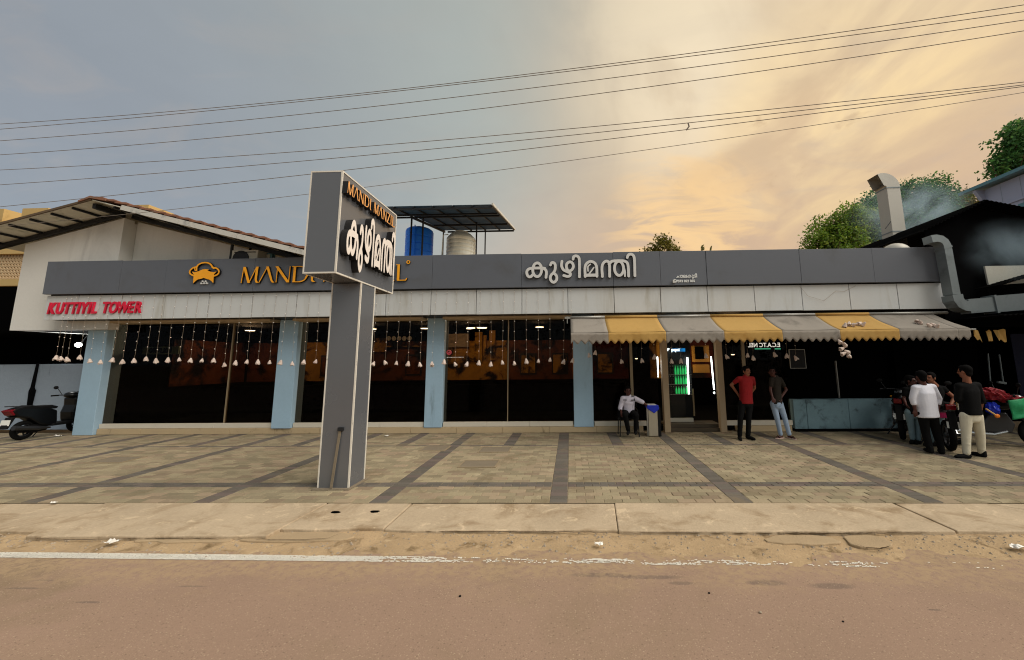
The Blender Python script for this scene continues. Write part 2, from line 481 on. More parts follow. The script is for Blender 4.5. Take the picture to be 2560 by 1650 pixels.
# ------------------------------------------------------------------ mesh helper
class MB:
    def __init__(self):
        self.v, self.f, self.tone = [], [], []

    def add(self, vs, fs, tone=0.0):
        b = len(self.v)
        self.v += [tuple(p) for p in vs]
        self.f += [tuple(i + b for i in f) for f in fs]
        self.tone += [tone] * len(fs)
        return self

    def box(self, x0, y0, z0, x1, y1, z1, tone=0.0):
        vs = [(x, y, z) for x in (x0, x1) for y in (y0, y1) for z in (z0, z1)]
        return self.add(vs, [(0, 1, 3, 2), (4, 6, 7, 5), (0, 4, 5, 1), (2, 3, 7, 6), (0, 2, 6, 4), (1, 5, 7, 3)], tone)

    def hexa(self, q0, q1):
        """solid between two quads given in the same order"""
        return self.add(list(q0) + list(q1), [(3, 2, 1, 0), (4, 5, 6, 7), (0, 1, 5, 4), (1, 2, 6, 5), (2, 3, 7, 6), (3, 0, 4, 7)])

    def bar(self, a, b, w, h, up=(0, 0, 1)):
        a, b = Vector(a), Vector(b)
        d = (b - a).normalized()
        s = d.cross(Vector(up))
        if s.length < 1e-4:
            s = d.cross(Vector((0, 1, 0)))
        s.normalize()
        t = s.cross(d)
        s, t = s * w / 2, t * h / 2
        return self.hexa([a - s - t, a + s - t, a + s + t, a - s + t], [b - s - t, b + s - t, b + s + t, b - s + t])

    def tube(self, path, r, n=8, cap=True):
        path = [Vector(p) for p in path]
        rs = r if isinstance(r, (list, tuple)) else [r] * len(path)
        rings = []
        prev = None
        for i, p in enumerate(path):
            d = (path[min(i + 1, len(path) - 1)] - path[max(i - 1, 0)]).normalized()
            if prev is None:
                s = d.cross(Vector((0, 0, 1)))
                if s.length < 1e-3:
                    s = d.cross(Vector((0, 1, 0)))
            else:
                s = prev - d * prev.dot(d)
            s.normalize()
            prev = s
            t = d.cross(s)
            rings.append([p + (s * math.cos(2 * math.pi * k / n) + t * math.sin(2 * math.pi * k / n)) * rs[i] for k in range(n)])
        vs = [q for rg in rings for q in rg]
        fs = []
        for i in range(len(path) - 1):
            for k in range(n):
                k2 = (k + 1) % n
                fs.append((i * n + k, i * n + k2, (i + 1) * n + k2, (i + 1) * n + k))
        if cap:
            fs.append(tuple(range(n - 1, -1, -1)))
            fs.append(tuple((len(path) - 1) * n + k for k in range(n)))
        return self.add(vs, fs)

    def loft(self, secs, sv, fv, n=20):
        """closed tube through elliptical sections (centre, half width, half depth)"""
        vs, fs = [], []
        for c, rx, ry in secs:
            for k in range(n):
                a = 2 * math.pi * k / n
                ca, sa = math.cos(a), math.sin(a)
                vs.append(Vector(c) + sv * rx * math.copysign(abs(ca) ** .85, ca) + fv * ry * math.copysign(abs(sa) ** .85, sa))
        m = len(secs)
        for i in range(m - 1):
            for k in range(n):
                k2 = (k + 1) % n
                fs.append((i * n + k, i * n + k2, (i + 1) * n + k2, (i + 1) * n + k))
        fs.append(tuple(range(n - 1, -1, -1)))
        fs.append(tuple((m - 1) * n + k for k in range(n)))
        return self.add(vs, fs)

    def capsule(self, a, b, ra, rb=None, n=12, m=4):
        """closed rounded cone"""
        a, b = Vector(a), Vector(b)
        rb = ra if rb is None else rb
        d = b - a
        L = d.length
        d = d.normalized() if L > 1e-6 else Vector((0, 0, 1))
        path, rs = [], []
        for i in range(m):
            t = math.pi / 2 * (i + 0.12) / m
            path.append(a - d * ra * math.cos(t)); rs.append(ra * math.sin(t))
        path.append(a); rs.append(ra)
        path.append(b if L > 1e-6 else a + d * 1e-4); rs.append(rb)
        for i in range(m - 1, -1, -1):
            t = math.pi / 2 * (i + 0.12) / m
            path.append(b + d * rb * math.cos(t)); rs.append(rb * math.sin(t))
        return self.tube(path, rs, n)

    def ell(self, c, r, n=14, m=8, rot=0.0, tilt=0.0):
        c = Vector(c)
        M = Matrix.Rotation(rot, 3, 'Z') @ Matrix.Rotation(tilt, 3, 'X')
        vs, fs = [], []
        for i in range(m + 1):
            t = math.pi * (i + 0.04) / (m + 0.08)
            for k in range(n):
                p = 2 * math.pi * k / n
                vs.append(c + M @ Vector((r[0] * math.sin(t) * math.cos(p), r[1] * math.sin(t) * math.sin(p), r[2] * math.cos(t))))
        for i in range(m):
            for k in range(n):
                k2 = (k + 1) % n
                fs.append((i * n + k, (i + 1) * n + k, (i + 1) * n + k2, i * n + k2))
        fs.append(tuple(range(n)))
        fs.append(tuple(m * n + k for k in range(n - 1, -1, -1)))
        return self.add(vs, fs)

    def lathe(self, prof, c, n=16, axis='Z'):
        c = Vector(c)
        vs, fs = [], []
        for r, h in prof:
            for k in range(n):
                a = 2 * math.pi * k / n
                if axis == 'Z':
                    q = Vector((r * math.cos(a), r * math.sin(a), h))
                elif axis == 'Y':
                    q = Vector((r * math.cos(a), h, r * math.sin(a)))
                else:
                    q = Vector((h, r * math.cos(a), r * math.sin(a)))
                vs.append(c + q)
        for i in range(len(prof) - 1):
            for k in range(n):
                k2 = (k + 1) % n
                fs.append((i * n + k, i * n + k2, (i + 1) * n + k2, (i + 1) * n + k))
        fs.append(tuple(range(n - 1, -1, -1)))
        fs.append(tuple((len(prof) - 1) * n + k for k in range(n)))
        return self.add(vs, fs)

    def prism(self, poly, off):
        """poly: planar 3d points, off: extrusion vector"""
        n = len(poly)
        a = [Vector(p) for p in poly]
        b = [p + Vector(off) for p in a]
        fs = [tuple(range(n - 1, -1, -1)), tuple(range(n, 2 * n))]
        fs += [(i, (i + 1) % n, n + (i + 1) % n, n + i) for i in range(n)]
        return self.add(a + b, fs)

    def mesh(self, name, material=None, smooth=False):
        me = bpy.data.meshes.new(name)
        me.from_pydata(self.v, [], self.f)
        if any(self.tone):
            at = me.attributes.new('tone', 'FLOAT', 'FACE')
            at.data.foreach_set('value', self.tone)
        if material:
            me.materials.append(MATS[material] if isinstance(material, str) else material)
        if smooth:
            me.polygons.foreach_set('use_smooth', [True] * len(me.polygons))
        me.update()
        return me

    def build(self, name, material, parent=None, smooth=False, bevel=0.0, solid=0.0):
        o = link(bpy.data.objects.new(name, self.mesh(name, material, smooth)), parent)
        fixnormals(o.data)
        if solid:
            md = o.modifiers.new('thick', 'SOLIDIFY')
            md.thickness = solid
        if bevel:
            md = o.modifiers.new('edge', 'BEVEL')
            md.width = bevel
            md.segments = 2
            md.limit_method = 'ANGLE'
        return o


def fixnormals(me):
    import bmesh
    bm = bmesh.new()
    bm.from_mesh(me)
    bmesh.ops.recalc_face_normals(bm, faces=bm.faces)
    bm.to_mesh(me)
    bm.free()


WORLD_KIDS = {}          # roots whose parts are modelled in world coordinates


def link(o, parent=None):
    COL.objects.link(o)
    if parent is not None:
        o.parent = parent
        if parent.name in WORLD_KIDS:
            o.matrix_parent_inverse = WORLD_KIDS[parent.name]
    return o


def root(name, base, label=None, cat=None, group=None, kind=None):
    """Empty at a thing's base whose parts are given in world coordinates"""
    o = empty(name, base, label, cat, group, 0.0, kind)
    WORLD_KIDS[o.name] = Matrix.Translation(-Vector(base))
    return o


def tag(o, label=None, cat=None, group=None, kind=None):
    for k, v in (('label', label), ('category', cat), ('group', group), ('kind', kind)):
        if v:
            o[k] = v
    return o


def empty(name, loc=(0, 0, 0), label=None, cat=None, group=None, rz=0.0, kind=None):
    o = bpy.data.objects.new(name, None)
    o.empty_display_size = 0.2
    o.location = loc
    o.rotation_euler = (0, 0, rz)
    link(o)
    return tag(o, label, cat, group, kind)


def copy_tree(o, parent=None):
    c = o.copy()
    COL.objects.link(c)
    c.parent = parent
    for ch in [k for k in bpy.data.objects if k.parent is o]:
        copy_tree(ch, c)
    return c


def inst(name, me, parent=None, loc=(0, 0, 0), rot=(0, 0, 0), scale=(1, 1, 1)):
    o = bpy.data.objects.new(name, me)
    o.location = loc
    o.rotation_euler = rot
    o.scale = scale
    return link(o, parent)


def box(name, m, parent, x0, y0, z0, x1, y1, z1, bevel=0.0):
    return MB().box(x0, y0, z0, x1, y1, z1).build(name, m, parent, bevel=bevel)


# ================================================================== SETTING
tag(MB().add([(-400, -400, -0.3), (400, -400, -0.3), (400, 400, -0.3), (-400, 400, -0.3)], [(0, 1, 2, 3)]).build('ground', 'soil'), kind='structure')

ROAD_Z = -0.065
road = MB()
NXR, NYR = 60, 12
tag(MB().add([(-60, -9, ROAD_Z), (60, -9, ROAD_Z), (60, 4.30, ROAD_Z), (-60, 4.30, ROAD_Z)], [(0, 1, 2, 3)]).build('road', 'road'), kind='structure')

# dirt and gravel shoulder between the asphalt and the concrete apron
vb = MB()
xs = np.arange(-22, 16.01, 0.08)
ys = np.linspace(3.85, 4.75, 16)
vv, ff = [], []
for j, y in enumerate(ys):
    for i, x in enumerate(xs):
        z = -0.040 - (4.55 - y) * 0.050 + 0.013 * mnoise.noise(Vector((x * 1.3, y * 2.2, 0))) + 0.006 * mnoise.noise(Vector((x * 7, y * 7, 3)))
        vv.append((x, y, min(z, -0.012)))
nx = len(xs)
for j in range(len(ys) - 1):
    for i in range(nx - 1):
        ff.append((j * nx + i, j * nx + i + 1, (j + 1) * nx + i + 1, (j + 1) * nx + i))
tag(vb.add(vv, ff).build('road_verge', 'verge', smooth=True), kind='structure')

gb = MB()
for _ in range(2600):
    x = R.uniform(-9, 7)
    y = 3.95 + 0.58 * R.random() ** 0.7
    s = R.choice((0.004, 0.006, 0.008, 0.014)) * R.uniform(0.7, 1.3)
    z = -0.040 - (4.55 - y) * 0.050 + 0.013 * mnoise.noise(Vector((x * 1.3, y * 2.2, 0)))
    a = R.uniform(0, 6.28)
    pts = [(x + s * R.uniform(.8, 1.3) * math.cos(a + k * 1.57), y + s * R.uniform(.8, 1.3) * math.sin(a + k * 1.57), z) for k in range(4)]
    gb.add(pts + [(x, y, z + s * 0.9)], [(0, 1, 4), (1, 2, 4), (2, 3, 4), (3, 0, 4)])
tag(gb.build('gravel', 'pebble'), kind='stuff')

# concrete apron, slab by slab
apron = tag(MB().add([(-22, 4.56, -0.12), (16, 4.56, -0.12), (16, 5.26, -0.12), (-22, 5.26, -0.12)], [(0, 1, 2, 3)]).build('concrete_apron', 'joint'), kind='structure')
joints = [(-21.0, -21.0), (-16.0, -16.4), (-9.6, -9.4), (-6.3, -6.0),
          (G(815, 1259).x, G(697, 1321).x), (G(1026, 1261).x, G(962, 1317).x), (0.55, 0.5),
          (G(2240, 1259).x, G(2390, 1325).x), (G(2458, 1253).x, G(2560, 1283).x + 0.9), (9.6, 10.4), (15.5, 15.5)]
GAPS = [.006, .004, .004, .004, .006, .007, .002, .017, .010, .006, .006]
FRONT = [4.50, 4.47, 4.44, 4.30, 4.50, 4.48, 4.46, 4.47, 4.52, 4.53]
for i in range(len(joints) - 1):
    (b0, f0), (b1, f1) = joints[i], joints[i + 1]
    gap, gap1 = GAPS[i], GAPS[i + 1]
    m = 26
    front = []
    for k in range(m + 1):
        t = k / m
        x = f0 + gap + (f1 - gap1 - f0 - gap) * t
        front.append((x, FRONT[i] + 0.035 * mnoise.noise(Vector((x * 1.7, i * 3.1, 0))) + 0.018 * mnoise.noise(Vector((x * 6.3, i, 5)))))
    poly = [(x, y) for x, y in front] + [(b1 - gap1, 5.262), (b0 + gap, 5.262)]
    zt = -0.005 - 0.004 * (i % 3)
    MB().prism([(x, y, zt) for x, y in poly], (0, 0, -0.14)).build('slab', 'concrete', apron, bevel=0.012)
for (px, py) in ((839, 1279.5), (937, 1278)):
    c = G(px, py)
    pts = [(c.x + 0.055 * math.cos(k * .52) * R.uniform(.8, 1.2), c.y + 0.026 * math.sin(k * .52) * R.uniform(.8, 1.2), 0.0006) for k in range(12)]
    MB().prism(pts, (0, 0, -0.03)).build('drain_hole', 'void', apron)
# broken patches of older concrete in the shoulder
for (cx_, cy_, sx_, sy_, n_) in ((G(470, 1335).x, 4.36, 0.62, 0.13, 22), (G(735, 1335).x, 4.37, 0.60, 0.12, 22), (G(2020, 1350).x, 4.34, 0.36, 0.11, 20), (G(2180, 1350).x, 4.30, 0.24, 0.14, 20)):
    pts = []
    for k in range(n_):
        a = 2 * math.pi * k / n_
        q = 1 + 0.30 * mnoise.noise(Vector((cx_ + math.cos(a) * 1.6, math.sin(a) * 1.6, 0))) + 0.22 * mnoise.noise(Vector((cx_ + math.cos(a) * 5, math.sin(a) * 5, 2)))
        cxp = abs(math.cos(a)) ** 0.75 * math.copysign(1, math.cos(a))
        syp = abs(math.sin(a)) ** 0.75 * math.copysign(1, math.sin(a))
        pts.append((cx_ + sx_ * cxp * q, cy_ + sy_ * syp * q, -0.036))
    MB().prism(pts, (0, 0, -0.06)).build('broken_slab', 'patch', apron, bevel=0.01)

def crack_or_edge_shade(pts, w, z, seed):
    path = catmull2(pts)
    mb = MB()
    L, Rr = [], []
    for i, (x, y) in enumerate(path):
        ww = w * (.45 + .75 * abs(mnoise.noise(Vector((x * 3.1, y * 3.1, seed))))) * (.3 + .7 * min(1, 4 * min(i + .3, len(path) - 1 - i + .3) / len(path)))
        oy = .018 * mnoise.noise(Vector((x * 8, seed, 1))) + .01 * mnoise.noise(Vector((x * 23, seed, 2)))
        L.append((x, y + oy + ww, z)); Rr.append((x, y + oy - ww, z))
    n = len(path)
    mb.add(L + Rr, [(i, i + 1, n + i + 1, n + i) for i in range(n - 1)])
    return mb.build('crack_or_edge_shade', 'dirt_and_edge_shade', apron)


def catmull2(pts):
    out = []
    for (a, b) in zip(pts[:-1], pts[1:]):
        m = max(2, int(math.hypot(b[0] - a[0], b[1] - a[1]) / .03))
        out += [(a[0] + (b[0] - a[0]) * k / m, a[1] + (b[1] - a[1]) * k / m) for k in range(m)]
    return out + [pts[-1]]


def gp(*q):
    return [tuple(G(x, y, -0.03).xy) for x, y in q]


crack_or_edge_shade([(-1.9, 4.47), (-.2, 4.46), (.48, 4.45)], .012, -0.0225, 1)  # this and next two paint the shadow line under slab fronts; rest cracks
crack_or_edge_shade([(.55, 4.44), (1.7, 4.45), (2.6, 4.44), (3.9, 4.46)], .016, -0.0225, 2)
crack_or_edge_shade([(4.0, 4.50), (5.2, 4.50), (7.5, 4.50)], .014, -0.0225, 3)
crack_or_edge_shade(gp((20, 1350), (90, 1347), (180, 1350), (300, 1348), (420, 1346), (560, 1348)), .008, -0.026, 4)
crack_or_edge_shade(gp((640, 1349), (760, 1350), (820, 1346), (862, 1330)), .007, -0.026, 5)
crack_or_edge_shade(gp((1938, 1336), (1958, 1356), (1972, 1371)), .010, -0.026, 6)
crack_or_edge_shade(gp((2135, 1358), (2165, 1370), (2200, 1372), (2226, 1366)), .011, -0.026, 7)
crack_or_edge_shade(gp((0, 1352), (30, 1346), (55, 1335)), .006, -0.024, 8)
crack_or_edge_shade(gp((335, 1322), (325, 1340), (318, 1352)), .006, -0.026, 9)

# paving: every brick is a brick
paving = tag(MB().add([(-20, 5.262, -0.0085), (15, 5.262, -0.0085), (15, 10.4, -0.0085), (-20, 10.4, -0.0085)], [(0, 1, 2, 3)]).build('paving', 'joint'), kind='structure')
pav = []     # (x, y, lx, ly, dark)


def paver_row(y0, y1, k, dark, x0=-19.8, x1=14.6, step=2.4, band=0.24):
    ly = y1 - y0
    cy_ = (y0 + y1) / 2
    n0 = math.floor((x0 + 0.18) / step)
    n1 = math.ceil((x1 + 0.18) / step)
    for n in range(n0, n1):
        xb = -0.18 + n * step
        pav.append((xb, cy_, band, ly, True))
        a, b = xb + band / 2, xb + step - band / 2
        m = round((b - a) / 0.24)
        w = (b - a) / m
        if k % 2 == 0:
            for i in range(m):
                pav.append((a + (i + .5) * w, cy_, w, ly, dark))
        else:
            pav.append((a + w / 4, cy_, w / 2, ly, dark))
            for i in range(m - 1):
                pav.append((a + (i + 1) * w, cy_, w, ly, dark))
            pav.append((b - w / 4, cy_, w / 2, ly, dark))


row = 0
for y0, y1, n, dark, st in ((5.27, 5.90, 5, False, 2.4), (5.90, 6.10, 2, True, 2.4), (6.10, 8.58, 20, False, 2.4), (8.58, 8.66, 1, True, 2.4), (8.66, 10.06, 11, False, 1.2)):
    for i in range(n):
        paver_row(y0 + (y1 - y0) * i / n, y0 + (y1 - y0) * (i + 1) / n, row, dark, step=st)
        row += 1


def in_view(p, pad=0.0):
    d = Vector(p) - CAM
    z = d.dot(CF)
    if z < .2:
        return False
    x, y = CX + F_PX * d.dot(CR) / z, CY - F_PX * d.dot(CU) / z
    return -pad <= x <= 2560 + pad and -pad <= y <= 1650 + pad


def paver_geo(mb, x, y, lx, ly, z, tone, tx=0.0, ty=0.0):
    g, c = 0.0025, 0.005
    hx, hy = lx / 2 - g, ly / 2 - g
    def zz(px, py):
        return z + tx * (px - x) + ty * (py - y)
    vs = []
    for (ox, oy, dz) in ((hx, hy, -0.05), (hx, hy, -c), (hx - c, hy - c, 0)):
        for sx_, sy_ in ((-1, -1), (1, -1), (1, 1), (-1, 1)):
            px, py = x + sx_ * ox, y + sy_ * oy
            vs.append((px, py, zz(px, py) + dz))
    fs = [(8, 9, 10, 11)]
    for a in (0, 4):
        for k in range(4):
            k2 = (k + 1) % 4
            fs.append((a + k, a + k2, a + 4 + k2, a + 4 + k))
    mb.add(vs, fs, tone)


# the 300 bricks that show largest are parts of their own
order = sorted(range(len(pav)), key=lambda i: (0 if in_view((pav[i][0], pav[i][1], 0)) else 1, (pav[i][0] ** 2 + pav[i][1] ** 2) / (pav[i][2] / 0.2)))
single = set(order[:300])
unit = {}
for dark in (False, True):
    mb = MB()
    paver_geo(mb, 0, 0, 0.2, 0.105, 0, 0.0)
    unit[dark] = mb.mesh('paver', 'paver_dark' if dark else 'paver')
field, field_dark = MB(), MB()
for i, (x, y, lx, ly, dark) in enumerate(pav):
    z = R.gauss(0, 0.0014) - 0.002
    if i in single:
        inst('paver', unit[dark], paving, (x, y, z), (R.gauss(0, .010), R.gauss(0, .006), 0), (lx / 0.2, ly / 0.105, 1))
    else:
        paver_geo(field_dark if dark else field, x, y, lx, ly, z, R.random(), R.gauss(0, .006), R.gauss(0, .010))
tag(field.build('paver_field', 'paver', paving), kind='stuff')
tag(field_dark.build('dark_paver_field', 'paver_dark', paving), kind='stuff')

# inspection covers let into the paving
for (x0, y0, x1, y1), lb in zip(((-2.0, 6.88, -1.32, 7.35), (-9.2, 7.24, -8.5, 7.72), (-3.18, 8.1, -2.62, 8.56), (-1.92, 7.97, -1.26, 8.44)),
                            ('square dark inspection cover in the paving, nearest to the street', 'dark inspection cover in the paving out before the wide first window',
                             'dark inspection cover in the paving close to the sign pylon', 'dark inspection cover crossing the brown joint line before the third window')):
    c = root('inspection_cover', ((x0 + x1) / 2, (y0 + y1) / 2, 0.0), lb, 'manhole cover', 'inspection covers in the paving')
    fr = MB()
    for a in ((x0, y0, x1, y0 + .03), (x0, y1 - .03, x1, y1), (x0, y0 + .03, x0 + .03, y1 - .03), (x1 - .03, y0 + .03, x1, y1 - .03)):
        fr.box(a[0], a[1], -0.02, a[2], a[3], 0.010)
    fr.build('cover_frame', 'joint', c)
    box('cover_plate', 'cover', c, x0 + .034, y0 + .034, -0.02, x1 - .034, y1 - .034, 0.007)

# worn white edge line
wl = MB()
cell = 0.013
p0, p1 = G(0, 1387.5, ROAD_Z), G(2200, 1412, ROAD_Z)
slope = (p1.y - p0.y) / (p1.x - p0.x)
for i in range(int(19 / cell)):
    x = -13 + i * cell
    for j in range(10):
        t = (x + 3.6) / 2.6
        wear = max(0.0, min(1.0, t))
        nz = (mnoise.noise(Vector((x * 7, j * .5, 1.0))) * .45 + mnoise.noise(Vector((x * 1.7, j * .15, 4.0))) * .65
              + mnoise.noise(Vector((x * 24, j * 1.1, 9.0))) * .5 + R.gauss(0, .10))
        far = 0.0 if x < 1.4 else (x - 1.4) * 0.16
        lim = -0.95 + wear * 1.12 + far + (0.14 if j in (0, 9) else 0)
        if nz > lim:
            yy = p0.y + (x - p0.x) * slope + (j - 4.5) * cell * 0.80
            s_ = cell / 2 * R.uniform(.9, 1.25)
            vs = [(x + a * s_ + R.gauss(0, .0022), yy + b * s_ * .8 + R.gauss(0, .0015), ROAD_Z + 0.004) for a, b in ((-1, -1), (1, -1), (1, 1), (-1, 1))]
            wl.add(vs, [(0, 1, 2, 3)])
tag(wl.build('edge_line', 'paint_white'), kind='structure')

lit_labels = ['crumpled white paper scrap on the gravel shoulder', 'white paper scrap at the far end of the shoulder beside the road', 'flattened paper scrap near the unbroken edge line',
              'small white scrap on the paving by the scooter', 'tiny paper scrap on the paving behind the pylon', 'small scrap on the apron joint in front of the paving']
for (px, py, s, z), lb in zip(((1497, 1363, .042, -.03), (2545, 1371, .06, -.03), (280, 1358, .055, -.03), (145, 1091, .06, .0), (966, 1091, .05, .0), (135, 1259, .03, 0)), lit_labels):
    c = G(px, py, z)
    mb = MB()
    m = 7
    vs = [(c.x + (i / (m - 1) - .5) * s * 2 + R.gauss(0, s * .12), c.y + (j / (m - 1) - .5) * s * 1.2 + R.gauss(0, s * .12), z + .012 + abs(R.gauss(0, s * .22))) for j in range(m) for i in range(m)]
    mb.add(vs, [(j * m + i, j * m + i + 1, (j + 1) * m + i + 1, (j + 1) * m + i) for j in range(m - 1) for i in range(m - 1)])
    tag(mb.build('paper_scrap', 'paper', solid=0.001), lb, 'litter')
for (px, py, s), lb in zip(((1901, 1533, .013), (1773, 1484, .010), (1150, 1492, .011), (2108, 1555, .008)), ('pale pebble lying on the open asphalt', 'flat dark pebble on the asphalt below the stains', 'dark pebble on the asphalt in the lane', 'tiny pebble on the bare asphalt')):
    c = G(px, py, ROAD_Z)
    tag(MB().ell((c.x, c.y, ROAD_Z + s * .5), (s, s * .8, s * .6), 8, 5).build('pebble', 'pebble' if 'pale' in lb else 'rubber'), lb, 'pebble')


# ================================================================== RESTAURANT BUILDING
YF, YG = 9.30, 10.15
XL, XR = -13.47, 9.13
bld = root('restaurant_building', (-2.2, 10.1, 0), 'long single storey restaurant with grey fascia, white panel band and dark glass front', 'building')
seams = [XL, -12.62] + [-0.04 + 1.143 * k for k in range(-10, 9)]
seams = [s for s in seams if s < XR - .3] + [XR]
for i in range(len(seams) - 1):
    a, b = seams[i] + .007, seams[i + 1] - .007
    dz = R.gauss(0, .003)
    box('white_panel', 'panel_white', bld, a, YF + R.gauss(0, .003), 2.98 + dz, b, YF + .05, 3.603, bevel=0.004)
fs_ = [XL - .02, -11.5, -10.3, -8.0, -5.7, -3.43, -1.19, 1.09, 2.25, 3.38, 5.65, 7.4, XR - .1]
for i in range(len(fs_) - 1):
    zt = 4.49 + R.gauss(0, .006)
    box('fascia_panel', 'panel_grey', bld, fs_[i] + .003, 9.215 + R.gauss(0, .003), 3.632, fs_[i + 1] - .003, 9.29, zt, bevel=0.004)
bk = MB()
bk.box(XL + .02, YF + .055, 2.99, XR - .02, YF + .10, 4.46)
bk.build('panel_backing', 'seam', bld)
box('roof_slab', 'concrete', bld, XL + .1, 9.42, 3.06, XR - .1, 15.0, 4.25)
box('soffit', 'dark_frame', bld, XL + .1, 9.42, 2.985, XR - .1, 10.40, 3.05)
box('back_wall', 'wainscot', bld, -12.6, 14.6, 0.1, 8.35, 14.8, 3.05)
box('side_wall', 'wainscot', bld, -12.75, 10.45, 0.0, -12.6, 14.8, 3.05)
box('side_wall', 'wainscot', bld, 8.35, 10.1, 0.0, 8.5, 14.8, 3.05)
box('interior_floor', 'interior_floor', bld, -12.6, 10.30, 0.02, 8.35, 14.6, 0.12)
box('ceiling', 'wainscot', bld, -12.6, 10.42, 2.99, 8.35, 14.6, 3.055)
# mural strips inside, also standing in for street reflections in the glass
for a, b, m in ((-12.5, -10.9, 'mural'), (-10.9, -8.8, 'mural_ochre'), (-8.8, -5.2, 'mural'), (-5.2, -2.4, 'mural_ochre'), (-2.4, 0.6, 'mural'), (0.6, 2.2, 'mural_red'), (2.2, 3.0, 'wainscot'), (3.0, 3.9, 'mural_ochre'), (3.9, 5.4, 'mural_red')):
    box('wall_covering', m, bld, a + .01, 14.55, 1.12, b - .01, 14.595, 2.6)
box('wall_covering', 'mural', bld, -12.597, 11.75, 1.12, -12.56, 14.5, 2.6)
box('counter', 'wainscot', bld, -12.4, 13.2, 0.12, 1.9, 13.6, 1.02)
for x in (-9.6, -6.3, -1.9, -0.7, 1.0):
    MB().box(x, 14.50, 1.3, x + .62, 14.54, 2.1).build('picture_frame', 'dark_frame', bld)
    MB().box(x + .05, 14.49, 1.36, x + .57, 14.499, 2.04).build('picture', 'mural_ochre' if x > -2 else 'mural', bld)

A, B = P(932, 880, 14.3), P(966, 845, 14.3)
box('wall_board', 'mural_ochre', bld, A.x, 14.3, A.z, B.x, 14.36, B.z)
A, B = P(968, 868, 14.3), P(1046, 852, 14.3)
box('shelf', 'mural_ochre', bld, A.x, 14.2, A.z, B.x, 14.5, A.z + .05)
for i in range(5):
    q = P(972 + i * 13, 846, 14.3)
    MB().lathe([(.085, 0), (.085, -.015), (.03, -.02)], (q.x, 14.3, q.z), 14, 'Y').build('plate', 'sill', bld)
A, B = P(1120, 868, 14.3), P(1172, 834, 14.3)
box('wall_board', 'post', bld, A.x, 14.3, A.z, B.x, 14.36, B.z)
for i, (xa, ya, xb, yb) in enumerate(((1186, 830, 1206, 905), (1208, 838, 1216, 880), (1222, 826, 1238, 900))):
    A, B = P(xa, yb, 14.4), P(xb, ya, 14.4)
    box('wall_column', 'mural_ochre', bld, A.x, 14.4, A.z, B.x, 14.5, B.z)
pill = [(-13.12, -12.57, 9.98, 0.0), (-7.83, -7.32, 10.02, .14), (-3.81, -3.35, 10.04, .14), (0.08, 0.58, 10.04, .14)]
for i, (a, b, y, z) in enumerate(pill):
    o = box('pillar', 'pillar_blue', bld, a, y, z, b, 10.42, 2.984, bevel=0.008)
# plinth step, tile by tile
x = -12.56
while x < 5.58:
    e = min(x + 1.2, 5.58)
    if not (2.3 < (x + e) / 2 < 3.95):
        box('step_tile', 'beige', bld, x + .003, 10.06 + R.gauss(0, .002), 0.0, e - .003, 10.34, 0.145, bevel=.004)
    x += 1.2
box('door_step', 'oil', bld, 2.44, 10.10, 0.0, 3.85, 10.6, 0.085)
box('door_step', 'oil', bld, 2.44, 10.22, 0.085, 3.85, 10.8, 0.165)

bays = [(-12.55, -7.85, [-9.2]), (-7.30, -3.83, [-5.4]), (-3.33, 0.06, [-1.65]), (0.60, 2.28, [1.6]), (3.95, 5.62, [4.53])]
for bi, (a, b, mull) in enumerate(bays):
    win = MB().box(a, YG, 0.27, b, YG + .012, 2.93).build('window_pane', 'tint_glass', bld)
    n = 3 if b - a > 3 else 1
    for k in range(n):
        w = (b - a) / n
        box('window_sill', 'sill', win, a + k * w + .003, 10.085, 0.150, a + (k + 1) * w - .003, 10.19, 0.268, bevel=.004)
    if bi < 4:
        box('shutter_box', 'beige', win, a + .03, 9.72, 2.925, b - .03, 10.14, 2.982)
    for mx_ in mull:
        wd = 0.010 if bi < 3 else 0.035
        box('mullion', 'mullion', win, mx_ - wd, YG - .03, 0.27, mx_ + wd, YG + .04, 2.92)
for a, b in ((2.37, 2.52), (3.78, 3.93)):
    box('door_post', 'post', bld, a, 9.99, 0.0, b, 10.16, 2.98, bevel=.006)
d = MB().box(2.56, 10.62, 0.20, 3.10, 10.635, 2.5).build('door', 'clear_glass', bld)
box('door_rail', 'sill', d, 2.54, 10.58, 0.166, 3.28, 10.66, 0.26)
box('door_bar', 'mullion', d, 3.34, 10.70, 0.3, 3.37, 10.74, 1.02)
# dark kitchen end: low blue wall under an unlit opening
lw = [(5.66, 5.98), (5.99, 7.03), (7.04, 8.32)]
for a, b in lw:
    box('low_wall', 'wall_teal', bld, a, 10.07, 0.06, b, 10.3, 0.78, bevel=.006)
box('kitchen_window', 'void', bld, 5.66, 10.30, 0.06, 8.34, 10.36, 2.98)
MB().box(6.95, 10.24, 0.8, 6.97, 10.29, 1.75).build('window_bar', 'tube_grey', bld)
box('low_wall_base', 'near_black', bld, 5.64, 10.02, 0.0, 8.36, 10.08, 0.056)  # black strip: the step's shade under the wall is put into its colour

# red letters of the block on the white panels, one by one
fonts = bpy.data.fonts


def text_obj(name, s, m, parent, size, extrude=0.01, offset=0.0, shear=0.0, mirror=False):
    cu = bpy.data.curves.new(name, 'FONT')
    cu.body = s
    cu.size = size
    cu.extrude = extrude
    cu.offset = offset
    cu.shear = shear
    cu.align_x = 'LEFT'
    cu.resolution_u = 4
    cu.materials.append(MATS[m])
    return link(bpy.data.objects.new(name, cu), parent)


FACE = Matrix(((1, 0, 0, 0), (0, 0, -1, 0), (0, 1, 0, 0), (0, 0, 0, 1)))      # text plane -> facade looking at the street


